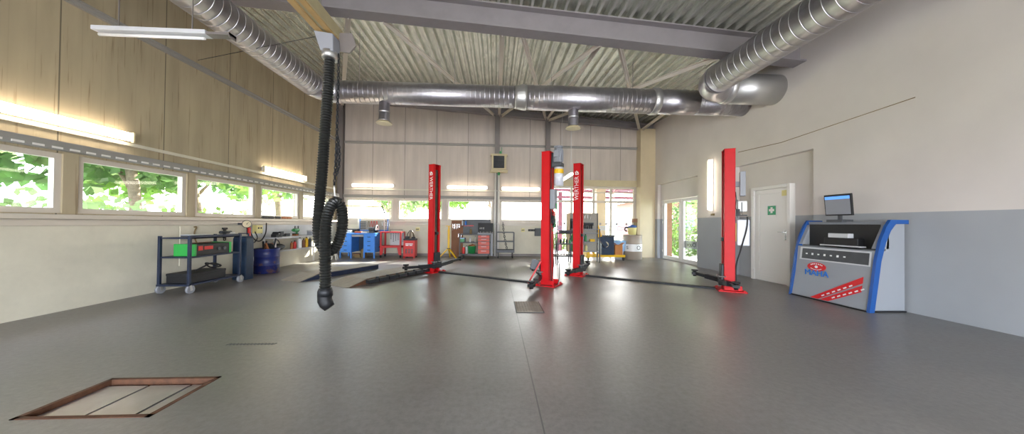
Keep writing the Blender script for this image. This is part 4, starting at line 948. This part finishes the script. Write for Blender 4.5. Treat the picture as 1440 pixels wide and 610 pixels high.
for k in range(9):
    a = k*2.4; r0 = .05+.1*random.random(); hh = .12+.13*random.random(); nm = 'scrap_rod' if k % 3 else 'brake_disc'
    s_ = MB()
    if k % 3: s_.bar((0, 0, -.1), (.05*math.cos(a), .05*math.sin(a), hh), .03, .03)
    else: s_.cyl((0, -.01, .03), (0, .01, .03), .09, 18); 
    if k % 3 == 0: s_.cyl((0, -.03, .03), (0, .03, .03), .045, 14)
    o = s_.build(nm, 'copper' if k % 2 else 'iron'); o.location = (-5.53+r0*math.cos(a), 7.85+r0*math.sin(a), .6); o.rotation_euler = (.3*math.cos(a), .3*math.sin(a), a)
    tag(o, ('scrap metal rod' if k % 3 else 'worn brake disc')+' sticking out of the blue drum', 'scrap metal', ('scrap rods' if k % 3 else 'brake discs')+' in the blue drum')
wb2 = thing('wall_bench', 'long white wall bench with lower shelf under the left windows', 'bench', (-5.68, 9.0, 0))
MB().bb(-.18, .2, -.88, 1.55, .8, .84).build('worktop', 'lgrey', wb2, bevel=.004)
MB().bb(-.18, .16, -.85, 1.3, .46, .49).build('shelf', 'lgrey', wb2)
MB().bb(-.2, -.185, -1.35, 1.5, .84, 1.15).build('splashback', 'lgrey', wb2)
for y in (-.84, 1.3): MB().bb(.1, .14, y-.02, y+.02, 0, .8).bb(-.16, -.12, y-.02, y+.02, 0, .8).build('leg', 'upvc', wb2)
wb3 = thing('wall_board', 'grey-beige hardboard panel on left wall behind the blue cart', 'board', (XL+.045, 6.7, .3))
MB().bb(0, .02, -.62, .62, .1, .84).build('panel', 'lowwall', wb3)
MB().bb(.02, .03, -.45, .15, .3, .52).build('patch', 'brown', wb3)
for y, nm, lab in ((6.35, 'sickle_bar', 'curved brown bar hanging on the hardboard panel'), (7.0, 'pipe_wrench', 'black pipe wrench hanging on the hardboard panel')):
    s_ = MB()
    if nm == 'sickle_bar': s_.tube(catmull([(0, -.03, .1), (0, .02, .1), (0, -.02, .0), (0, -.01, -.12), (0, .03, -.2)], 5), .012, 6)
    else: s_.box((0, 0, -.05), (.03, .05, .2)); s_.box((0, .0, .06), (.04, .1, .04)); s_.torus((0, 0, -.17), .025, .01, 'x', 10, 5)
    o = s_.build(nm, 'gold' if nm == 'sickle_bar' else 'black'); o.location = (XL+.085, y, 1.02); tag(o, lab, 'tool')
dg = thing('pressure_gauge', 'round white dial gauge on the left wall above navy cabinet', 'gauge', (-5.6, 7.3, 1.18))
MB().cyl((0, 0, 0), (.035, -.035, 0), .085, 24).build('case', 'iron', dg); MB().cyl((.035, -.035, 0), (.04, -.04, 0), .075, 24).build('dial', 'cream', dg)
MB().bar((.041, -.041, 0), (.06, -.02, .04), .006).cyl((.04, -.04, 0), (.045, -.045, 0), .01, 8).build_each('needle', 'black', dg)
MB().bar((-.02, .02, 0), (-.3, .1, 0), .05, .05).build('bracket', 'dgrey', dg)
hg_ = thing('air_gun', 'red inflator handle hanging below the dial gauge', 'tool', (-5.6, 7.38, .95))
MB().bar((0, 0, .15), (.01, .0, -.12), .05, .04).build('handle', 'red2', hg_, bevel=.01); MB().tube(catmull([(.01, 0, -.12), (.03, .1, -.2), (.0, .25, -.1), (-.02, .2, .05)], 6), .012, 8).build('hose', 'black', hg_)
sb = thing('switch_panel', 'grey switch box with two dark outlets next to the red inflator', 'socket', (XL+.09, 7.85, 1.05))
MB().bb(0, .1, -.1, .1, -.1, .1).build('housing', 'yellow2', sb, bevel=.006); MB().cyl((.1, -.04, .03), (.11, -.04, .03), .02, 10).cyl((.1, .04, .03), (.11, .04, .03), .02, 10).build_each('outlet', 'black', sb)
names = [('clamp', 'iron'), ('drill', 'black'), ('impact_gun', 'iron'), ('clamp', 'copper'), ('clamp', 'copper'), ('drill', 'green')]
for k, (nm, mm) in enumerate(names):
    s_ = MB(); s_.cyl((0, -.09, 0), (0, .09, 0), .03, 12); s_.box((0, .03, -.07), (.03, .04, .14)); s_.cyl((0, -.14, 0), (0, -.09, 0), .012, 8)
    o = s_.build(nm, mm, bevel=.004); y = (8.05, 8.25, 8.5, 8.75, 8.95, 9.25)[k]; o.location = (XL+.17, y, 1.345 if k != 5 else 1.0)
    if k == 5: o.scale = (1.3, 1.3, 1.5)
    else: o.scale = (1, 1, .5); o.rotation_euler = (0, R(80), 0)
    tag(o, ('black clamp lying on the left sill nearest the dial gauge', 'black drill lying on left sill beside the dark clamp', 'dark impact gun lying on the left sill', 'rusty clamp on the left sill beside the dark impact gun', 'rusty clamp on the left sill, farther from the gauge', 'green and black air drill hanging on the white splashback')[k], 'tool')
box_thing('parts_box', 'small grey bracket box standing on the white wall bench', 'box', (-5.6, 9.75, .84), (.14, .16, .14), 'grey', 'galv2')
bg2 = thing('tool_bag', 'black bag slumped on the lower shelf of white wall bench', 'bag', (-5.66, 8.35, .49))
MB().ball((0, 0, .09), .1, 10, (1.3, 2.9, .9)).build('body', 'black', bg2); MB().torus((0, 0, .16), .12, .012, 'x', 14, 6, 0, PI).build('strap', 'dgrey', bg2)
for k, (m1, m2, lb) in enumerate((('copper', 'black', 'rust-coloured bottle leftmost of the row on the lower wall-bench shelf'), ('red2', 'black', 'small red bottle behind the black bag on the wall-bench shelf'), ('white', 'black', 'big white bottle with black cap on the lower wall-bench shelf'), ('brown', 'black', 'brown bottle between the white and yellow bottles'), ('yellow', 'black', 'yellow bottle on the lower wall-bench shelf'), ('dgrey', 'grey', 'dark grey bottle right of the yellow bottle'))):
    canister('bottle', lb, 'bottle', (-5.62, (8.9, 9.03, 9.25, 9.43, 9.57, 9.74)[k], .49), (.035, .04, .055, .04, .045, .045)[k], (.2, .22, .3, .26, .3, .28)[k], m1, m2)
vs_ = thing('bench_vise', 'dark bench vise bolted on the wall bench near the blue drum', 'vise', (-5.6, 8.2, .84))
MB().bb(-.05, .08, -.06, .06, 0, .08).bb(-.02, .14, -.05, .05, .08, .14).build('body', 'iron', vs_, bevel=.008); MB().bb(.14, .19, -.06, .06, .05, .15).build('jaw', 'iron', vs_, bevel=.004); MB().bar((.17, -.1, .09), (.17, .1, .09), .014).build('handle', 'galv2', vs_)
for k, (y, m1, lb) in enumerate(((8.42, 'iron', 'dark tool box on the white wall bench beside the vise'), (8.75, 'dgrey', 'grey parts box in the middle of the white wall bench'), (9.15, 'copper', 'small rusty parts box on the white wall bench'))):
    box_thing('parts_box', lb, 'box', (-5.68, y, .84), (.12, (.22, .16, .1)[k], (.1, .07, .06)[k]), m1, 'iron')
ac = MB().tube(catmull([(0, 0, 0), (.05, .1, -.3), (.06, .3, -.38), (.04, .5, -.2), (.02, .55, .05)], 8), .013, 8).build('air_hose', 'black'); ac.location = (-5.72, 7.5, 1.15); tag(ac, 'black air hose sagging along the left wall above blue drum', 'hose')
for k, y in enumerate((7.65, 8.1, 9.4, 9.55)):
    t_ = MB(); t_.box((0, 0, -.07), (.012, .02, .16)); t_.torus((0, 0, .01), .022, .007, 'x', 10, 5); o = t_.build('spanner', 'iron'); o.location = (XL+.05, y, 1.08)
    tag(o, ('dark spanner hanging on the left wall beside the black air hose', 'dark spanner hanging above the bench vise', 'dark spanner hanging on the splashback just past the air drill', 'dark spanner on the splashback farthest from the gauge')[k], 'tool')
for k in range(4):
    canister('jar', 'small dark jar on the middle shelf of the rod rack', 'jar', (2.02+k*.1, 9.6, .65), .03, .13, ('iron', 'dgrey', 'iron', 'green')[k], group='jars on the rod rack')
box_thing('tool_tray', 'shallow dark tray with tools on top of the rod rack', 'tray', (2.2, 9.6, .98), (.4, .2, .07), 'iron', 'dgrey')
fm = thing('drain_slots', 'short row of slots in the floor at the left', 'floor slots', (-2.46, 3.3, 0))
sl = MB()
for k in range(14): sl.box((-.22+k*.034, 0, .0015), (.008, .05, .003), rz=R(-25))
sl.build('slot_row', 'dgrey', fm)
# white sawhorse-like legs near corner
ssd = thing('folding_stand', 'white folding stand by the left back corner', 'stand', (-5.35, 10.55, 0))
for a, b in (((-.16, -.1, 0), (-.02, 0, .55)), ((.16, -.1, 0), (.02, 0, .55)), ((-.1, .14, 0), (-.02, .02, .55)), ((.1, .14, 0), (.02, .02, .55))): MB().bar(a, b, .025).build('leg', 'upvc', ssd)
MB().bb(-.2, .2, -.14, .14, .55, .58).build('top', 'lgrey', ssd)

# ------------------------------------------------------------------ balancing machine at right edge (stands on the floor against the right wall)
bm_ = thing('wheel_tester', 'grey workshop test console with blue side trim at the right edge', 'machine', (0, 0, 0))
Y0, Y1 = 4.25, 5.5
side = [(5.46, .02), (5.53, .42), (5.56, .7), (5.585, .86), (5.66, .9), (5.66, 1.28), (5.8, 1.33), (6.05, 1.33), (6.05, .02)]
body = MB().prism([(x, z) for x, z in [(5.46, .02), (5.53, .42), (5.585, .9), (5.75, .9), (5.8, 1.3), (5.78, 1.335), (6.05, 1.335), (6.05, .02)]], 'y', Y0+.04, Y1-.04).build('body', 'machine', bm_, bevel=.006)
for yy in (Y0, Y1-.04):
    MB().prism([(5.44, .0), (5.5, .4), (5.55, .75), (5.62, 1.05), (5.71, 1.26), (5.78, 1.36), (6.06, 1.36), (6.06, 1.3), (5.86, 1.3), (5.78, 1.2), (5.7, 1.02), (5.63, .75), (5.58, .4), (5.52, 0.)], 'y', yy, yy+.04).build('side_trim', 'trimblue', bm_)
MB().prism([(5.6, .93), (5.76, 1.28), (5.8, 1.28), (5.8, .93)], 'y', Y1-.1, Y1-.04).prism([(5.6, .93), (5.76, 1.28), (5.8, 1.28), (5.8, .93)], 'y', Y0+.04, Y0+.1).build_each('recess_cheek', 'machine', bm_)
MB().bb(5.745, 5.75, Y0+.1, Y1-.1, .91, 1.29).build('recess_back', 'black', bm_)
prn = MB(); prn.box((5.69, 4.8, .99), (.12, .5, .16)); prn.build('printer', 'black', bm_, bevel=.01)
MB().box((5.7, 4.85, 1.1), (.1, .3, .08)).box((5.66, 4.8, .94), (.1, .6, .02)).build('printer_tray', 'lgrey', bm_, bevel=.004)
# dark key panel on the slanted front (front face tilts from (5.53,.42) to (5.585,.9))
sl_ = math.atan2(5.585-5.53, .48)
def front(y0, y1, z0, z1, nm, mtl, t=.006, parent=bm_, off=0):
    m = MB(); zc, yc_ = (z0+z1)/2, (y0+y1)/2; xc = 5.53+(zc-.42)*(5.585-5.53)/.48-off
    m.box((xc-.002, yc_, zc), (t, y1-y0, z1-z0), ry=sl_); return m.build(nm, mtl, parent)
front(Y0+.08, Y1-.1, .66, .88, 'key_panel_frame', 'lgrey')
kp = front(Y0+.1, Y1-.14, .68, .86, 'key_panel', 'dgrey', off=.004)
kk = MB()
for k in range(7): kk.box((5.562-.009, 5.27-k*.1, .77), (.004, .03, .02+.015*(k % 2)), ry=sl_)
kk.build('key_marks', 'white', kp)
# badge: red oval on blue block letters
def fx(z): return 5.46+(z-.02)*.07/.4 if z < .42 else 5.53+(z-.42)*.055/.48
ov = MB(); n = 32; cyv, czv = 5.09, .555
vs = [(fx(czv+.075*math.sin(t))-.007, cyv-.155*math.cos(t), czv+.075*math.sin(t)) for t in [2*PI*k/n for k in range(n)]]
vs2 = [(x+.004, y, z) for x, y, z in vs]
ov.add(vs+vs2, [tuple(range(n)), tuple(range(2*n-1, n-1, -1))]+[(i, (i+1) % n, n+(i+1) % n, n+i) for i in range(n)]); oo = ov.build('badge', 'logo_red', bm_)
mk = MB()
for k in range(7):
    t = PI*(.22+.56*k/6); mk.box((fx(czv+.05)-.0105, cyv-.115*math.cos(t), czv+.05*math.sin(t)), (.003, .018, .016), ry=sl_)
    mk.box((fx(czv-.05)-.0095, cyv-.105*math.cos(t), czv-.05*math.sin(t)), (.003, .02, .01), ry=sl_)
mk.cyl((fx(czv)-.012, cyv, czv), (fx(czv)-.007, cyv, czv), .024, 20); mk.build('badge_mark', 'white', oo)
text('lettering', 'MAHA', .14, 'logo_blue', bm_, (fx(.44)-.008, 5.08, .445), (R(90), 0, R(-90)), .003, sx=1.0)
# red diagonal stripe with text
for k, z0 in enumerate((.0, .1)):
    st_ = MB(); P_ = [(Y1-.46-k*.16, .03), (Y1-.28-k*.16-(0), .03), (Y1-.95, .42-k*.1+.0), (Y1-.95, .3-k*.1+.0)]
    P_ = [(5.12-k*.16, .03), (4.99-k*.16, .03), (4.4, .4-k*.13), (4.4, .5-k*.13)]
    st_.add([(fx(z)-.006, y, z) for y, z in P_]+[(fx(z)-.001, y, z) for y, z in P_], [(0, 1, 2, 3), (7, 6, 5, 4), (0, 4, 5, 1), (1, 5, 6, 2), (2, 6, 7, 3), (3, 7, 4, 0)])
    so_ = st_.build('stripe', 'logo_red', bm_)
    dsh = MB()
    for j in range(6):
        y = 4.92-k*.16-j*.075; z = .105+j*.046*(1-.1*k); dsh.box((fx(z)-.008, y, z), (.003, .05, .018), rx=R(-32))
    dsh.build('stripe_mark', 'white', so_)
MB().bb(5.45, 6.05, Y0+.02, Y1-.02, 0, .02).build('plinth', 'black', bm_)
mn = thing('monitor', 'flat screen with a blue display above the grey test console', 'monitor', (5.78, 4.95, 1.36))
MB().box((0, 0, .26), (.03, .42, .36), ry=R(-5)).build('bezel', 'black', mn, bevel=.005); MB().box((-.018, 0, .25), (.004, .38, .3), ry=R(-5)).build('screen', 'grey', mn)
MB().box((-.031, 0, .38), (.004, .38, .05), ry=R(-5)).build('title_bar', 'screen', mn)
MB().bar((.03, 0, 0), (.03, 0, .2), .04).bb(-.08, .12, -.12, .12, -.03, .012).build('stand', 'dgrey', mn)
# conduit line and small wall fittings on right wall
cbx = MB().bb(-.03, 0, -.06, .06, -.03, .03).build('junction_box', 'gold'); cbx.location = (XR, 8.42, 1.56); tag(cbx, 'small brownish junction box below the upright wall lamp', 'box')
ds = MB().cyl((-.03, 0, 0), (0, 0, 0), .03, 12).build('door_stop', 'black'); ds.location = (XR, 7.35, 1.19); tag(ds, 'black round wall stop left of the white door', 'door stop')
wr = MB().tube([(XR-.01, 6.3, 2.72+.1), (XR-.01, 5.0, 3.02), (XR-.01, 4.0, 3.25)], .006, 5); 
wrr = MB().tube([(4.7, 5.8, 2.68), (5.2, 5.4, 2.78), (XR-.005, 4.2, 3.15)], .006, 5).build('steel_cable', 'gold'); tag(wrr, 'thin cable from top of right red post to the right wall', 'cable')

# ------------------------------------------------------------------ outside
g = MB(); g.bb(-60, 60, -50, 70, -.3, -.16); struct(g, 'ground', 'grass')
g = MB(); g.bb(-14, 1.2, YB+.2, 17, -.16, -.1); g.bb(-14, XL-.2, -10, YB+.2, -.16, -.1); struct(g, 'ground', 'paving')
g = MB(); g.bb(1.2, 14, YB+.2, 20, -.16, -.05); struct(g, 'path', 'paving')
g = MB(); g.bb(-8, 14, -30, YF-.3, -.16, -.03); struct(g, 'path', 'paving')
g = MB(); g.bb(6.5, 15, 7, 12.1, -.16, -.05); struct(g, 'path', 'paving')
g = MB(); g.bb(XR+.35, 10.6, 7.6, 14.2, 2.75, 2.9); struct(g, 'roof', 'cream')  # added slab, out of view, keeps sun from the glass double door
def crown_mb(c, r, n, sz, seed):
    rnd = random.Random(seed); m = MB()
    blobs = [(Vector(c)+Vector((rnd.uniform(-.7, .7)*r, rnd.uniform(-.6, .6)*r, rnd.uniform(-.55, .6)*r)), r*rnd.uniform(.35, .6)) for _ in range(9)]
    for i in range(n):
        b, br_ = blobs[rnd.randrange(9)]; d_ = Vector((rnd.gauss(0, 1), rnd.gauss(0, 1), rnd.gauss(0, 1))).normalized()*br_*rnd.uniform(.55, 1)
        p = b+d_; a = Vector((rnd.gauss(0, 1), rnd.gauss(0, 1), rnd.gauss(0, 1))).normalized(); bb2 = a.orthogonal().normalized()
        s_ = sz*rnd.uniform(.6, 1.3)
        m.add([p-a*s_, p+bb2*s_*.6, p+a*s_, p-bb2*s_*.6], [(0, 1, 2, 3)])
    return m
def tree(lab, x, y, h_, r, n, leaf, seed, th=.14, grp='trees outside the windows'):
    t = thing('tree', lab, 'tree', (x, y, -.16), 0, grp)
    rnd = random.Random(seed)
    tk_ = MB(); tk_.tube(catmull([(0, 0, 0), (.1, .05, h_*.3), (-.05, 0, h_*.6), (.08, 0, h_*.95)], 5), [th*(1-.035*i) for i in range(16)], 10)
    for k in range(5):
        a = rnd.uniform(0, 6.28); z = h_*(.4+.1*k); tk_.tube([(0, 0, z), (math.cos(a)*r*.5, math.sin(a)*r*.5, z+r*.5)], [th*.45, th*.12], 6)
    tk_.build('trunk', 'bark', t)
    crown_mb((0, 0, h_*.72), r, n, .16, seed).build('crown', M[leaf], t)
left_trees = [(-10.5, 4.6, 'leftmost tree past the left windows'), (-9.2, 8.3, 'pale-trunked tree outside the first full left window'), (-12., 7.2, 'tree standing farther behind the first left window'), (-9.8, 10.6, 'tree outside the second left window'), (-9., 13.2, 'tree outside the left windows near the back corner')]
for k, (x, y, lb) in enumerate(left_trees): tree(lb, x, y, 5.2+.4*(k % 3), 2.2, 2600, ('leafA', 'leafB', 'leafC')[k % 3], 10+k)
def bush(lab, x, y, w_, h_, n, leaf, seed, nm='bush'):
    t = thing(nm, lab, 'bush', (x, y, -.16), 0, 'bushes outside'); rnd = random.Random(seed); m = MB()
    for i in range(n):
        p = Vector((rnd.uniform(-1, 1)*w_, rnd.uniform(-.6, .6), abs(rnd.gauss(0, .55))*h_*.9)); p.z = min(p.z, h_*rnd.uniform(.7, 1.05))
        a = Vector((rnd.gauss(0, 1), rnd.gauss(0, 1), rnd.gauss(0, 1))).normalized(); b2 = a.orthogonal().normalized(); s_ = .1*rnd.uniform(.6, 1.3)
        m.add([p-a*s_, p+b2*s_*.6, p+a*s_, p-b2*s_*.6], [(0, 1, 2, 3)])
    m.build('foliage', M[leaf], t)
    st_ = MB()
    for k in range(6): st_.tube([(w_*(-.8+.32*k), 0, 0), (w_*(-.8+.32*k)+.1, .1, h_*.6)], .02, 5)
    st_.build('stem', 'bark', t)
bush('low bush outside the first left windows', -9., 6.6, 2.0, 1.9, 1500, 'leafC', 31)
bush('low bush outside the left windows near the corner', -9.0, 10.2, 1.8, 1.7, 1500, 'leafA', 32)
back_trees = [(-6.4, 19, 'tree behind the back window over the workbench'), (-3.2, 21, 'tree behind the second back window'), (-.4, 18.5, 'slender tree behind the window over the dark trolley'), (3.4, 22.5, 'tree behind the entrance glazing, left side'), (5.2, 19.5, 'tree seen through the middle of entrance glazing'), (8.9, 19.8, 'tree seen at the right of entrance glazing')]
for k, (x, y, lb) in enumerate(back_trees): tree(lb, x, y, (5.2, 5.6, 6, 10.5, 10, 10)[k], (1.9, 1.9, 1.6, 2.6, 2.9, 2.7)[k], (2400, 2400, 2000, 5000, 6500, 5500)[k], ('leafC', 'leafA', 'leafB')[k % 3], 40+k, th=.1)  # entrance trees made tall, their unseen crowns shaped to block the sun
bush('hedge bush behind the entrance glazing', 4.3, 16.2, 1.6, 1.0, 1200, 'leafA', 51)
bush('hedge bush behind the second back window', -3, 17.5, 3, 1.2, 1500, 'leafC', 52)
bush('bush outside the glass double door', 9.4, 13.2, 2.0, 1.6, 1500, 'leafA', 53)
bush('leafy bush farther out beyond the glass double door', 9.3, 16.4, 1.4, 2.6, 2200, 'leafB', 56)
tree('tree outside the glass double door', 10.9, 15.5, 4.6, 2.0, 2000, 'leafC', 54)
tree('tree beside the side car park', 14.5, 17.5, 5.5, 2.6, 2000, 'leafA', 55)
# maroon canopy outside entrance
pg = thing('pergola', 'maroon steel canopy outside the entrance glazing', 'canopy', (0, 0, 0))
for y in (12.6, 13.8, 15.0): MB().bar((1.5, y, 2.95), (8, y, 2.8), .1, .12).build('cross_beam', 'maroon', pg)
for x in (2.3, 4.0, 5.6, 7.2): MB().bar((x, 12.2, 3.1), (x+.1, 15.4, 2.75), .12, .14).build('rafter', 'maroon', pg)
for x in (3.15, 4.95, 7.6): MB().bb(x-.09, x+.09, 15.0, 15.18, -.1, 2.8).build('post', 'maroon', pg)
MB().bb(1.4, 8.1, 14.9, 15.05, 2.5, 2.62).build('fascia', 'maroon', pg)
for k in range(14): MB().box((1.6+k*.48, 13.8, 3.12-k*.018), (.42, 3.2, .02)).build('roof_slat', 'canopy', pg)
for x in (4.62,):
    o = MB().bb(x-.2, x+.2, 13.4, 13.8, -.1, 3.0).build('pillar', 'column', pg)
bh = thing('brick_house', 'red brick building with white windows beyond the entrance glazing', 'building', (15.5, 27, -.16))
MB().bb(-3.2, 4, 0, 4, 0, 3.4).build('wall', 'brick', bh); MB().prism([(-3.5, 3.4), (4.3, 3.4), (.4, 5)], 'y', -.3, 4.3).build('roof', 'maroon', bh)
for x in (-2.2, -.2, 1.8):
    wf = MB().bb(x-.5, x+.5, -.05, .02, 1.0, 2.3).build('window', 'upvc', bh); MB().bb(x-.42, x+.42, -.07, -.05, 1.08, 2.22).build('window_pane', 'bin', wf)
# showroom pillar + car seen through the glass double door
pp = MB(); pp.bb(6.8, 7.12, 12.2, 12.55, -.05, 2.75); 
tag(pp.build('porch_pillar', 'brown'), 'brown pillar just outside the glass double door', 'pillar')
ca_ = thing('car', 'silver car parked outside beyond the glass double door', 'car', (11.2, 14.6, -.05), R(25))
MB().prism([(-2, .3), (-2, .75), (-1.2, .9), (-.7, 1.38), (.7, 1.38), (1.3, .92), (2, .8), (2.05, .3)], 'y', -.82, .82).build('body', 'car', ca_, bevel=.06)
MB().prism([(-1.1, .92), (-.65, 1.32), (.65, 1.32), (1.15, .92)], 'y', -.835, .835).build('side_window', 'black', ca_)
for x in (-1.25, 1.3):
    for y in (-.82, .65): MB().cyl((x, y, .32), (x, y+.18, .32), .32, 20).build_each('wheel', 'black', ca_)

# ------------------------------------------------------------------ light
wd = bpy.data.worlds.new('World'); S.world = wd; wd.use_nodes = True; nt = wd.node_tree
bgn = nt.nodes['Background']; sky = nt.nodes.new('ShaderNodeTexSky'); sky.sky_type = 'NISHITA'; sky.sun_disc = False; sky.sun_elevation = R(40); sky.sun_rotation = R(20); sky.air_density = 1.2; sky.dust_density = 3
mixn = nt.nodes.new('ShaderNodeMix'); mixn.data_type = 'RGBA'; mixn.inputs['Factor'].default_value = .6
sc_ = nt.nodes.new('ShaderNodeVectorMath'); sc_.operation = 'SCALE'; sc_.inputs['Scale'].default_value = .35; nt.links.new(sky.outputs[0], sc_.inputs[0])
nt.links.new(sc_.outputs[0], mixn.inputs['A']); mixn.inputs['B'].default_value = (.86, .95, 1.2, 1)
nt.links.new(mixn.outputs['Result'], bgn.inputs['Color']); bgn.inputs['Strength'].default_value = 4.
sun = bpy.data.lights.new('sun', 'SUN'); sun.energy = 17; sun.angle = R(.6); sun.color = (1, .95, .84)
so = bpy.data.objects.new('sun', sun); COL.objects.link(so)
dirv = Vector((.6, 1, .8)).normalized(); so.rotation_euler = dirv.to_track_quat('Z', 'Y').to_euler()
# added area light outside the unseen front openings, fills the hall
def area(nm, loc, rot, sx, sy, e, col=(1, 1, 1)):
    l = bpy.data.lights.new(nm, 'AREA'); l.shape = 'RECTANGLE'; l.size = sx; l.size_y = sy; l.energy = e; l.color = col
    o = bpy.data.objects.new(nm, l); COL.objects.link(o); o.location = loc; o.rotation_euler = rot; return o
area('gate_fill_light', (0.2, YF-.3, 1.35), (R(66), 0, 0), 10.5, 2.4, 400, (.97, .97, 1))

# ------------------------------------------------------------------ camera
F_, PSI, TH, RHO, SH = 437., math.atan(23/437.), R(.6), .010, 4.6
f0 = Vector((math.sin(PSI), math.cos(PSI), 0)); r0 = Vector((math.cos(PSI), -math.sin(PSI), 0))
fw = f0*math.cos(TH)+Vector((0, 0, math.sin(TH))); u0 = Vector((0, 0, math.cos(TH)))-f0*math.sin(TH)
rv = r0*math.cos(RHO)+u0*math.sin(RHO); uv = u0*math.cos(RHO)-r0*math.sin(RHO)
cam = bpy.data.cameras.new('camera'); co = bpy.data.objects.new('camera', cam); COL.objects.link(co)
mw = Matrix((rv, uv, -fw)).transposed().to_4x4(); mw.translation = (0, 0, 1.25); co.matrix_world = mw
cam.sensor_width = 36; cam.lens = F_*36/1440; cam.shift_y = SH/1440; cam.clip_start = .05; cam.clip_end = 300
S.camera = co
S.view_settings.view_transform = 'Standard'; S.view_settings.look = 'None'; S.view_settings.gamma = 1; S.view_settings.exposure = 1.25
S.view_settings.use_curve_mapping = False
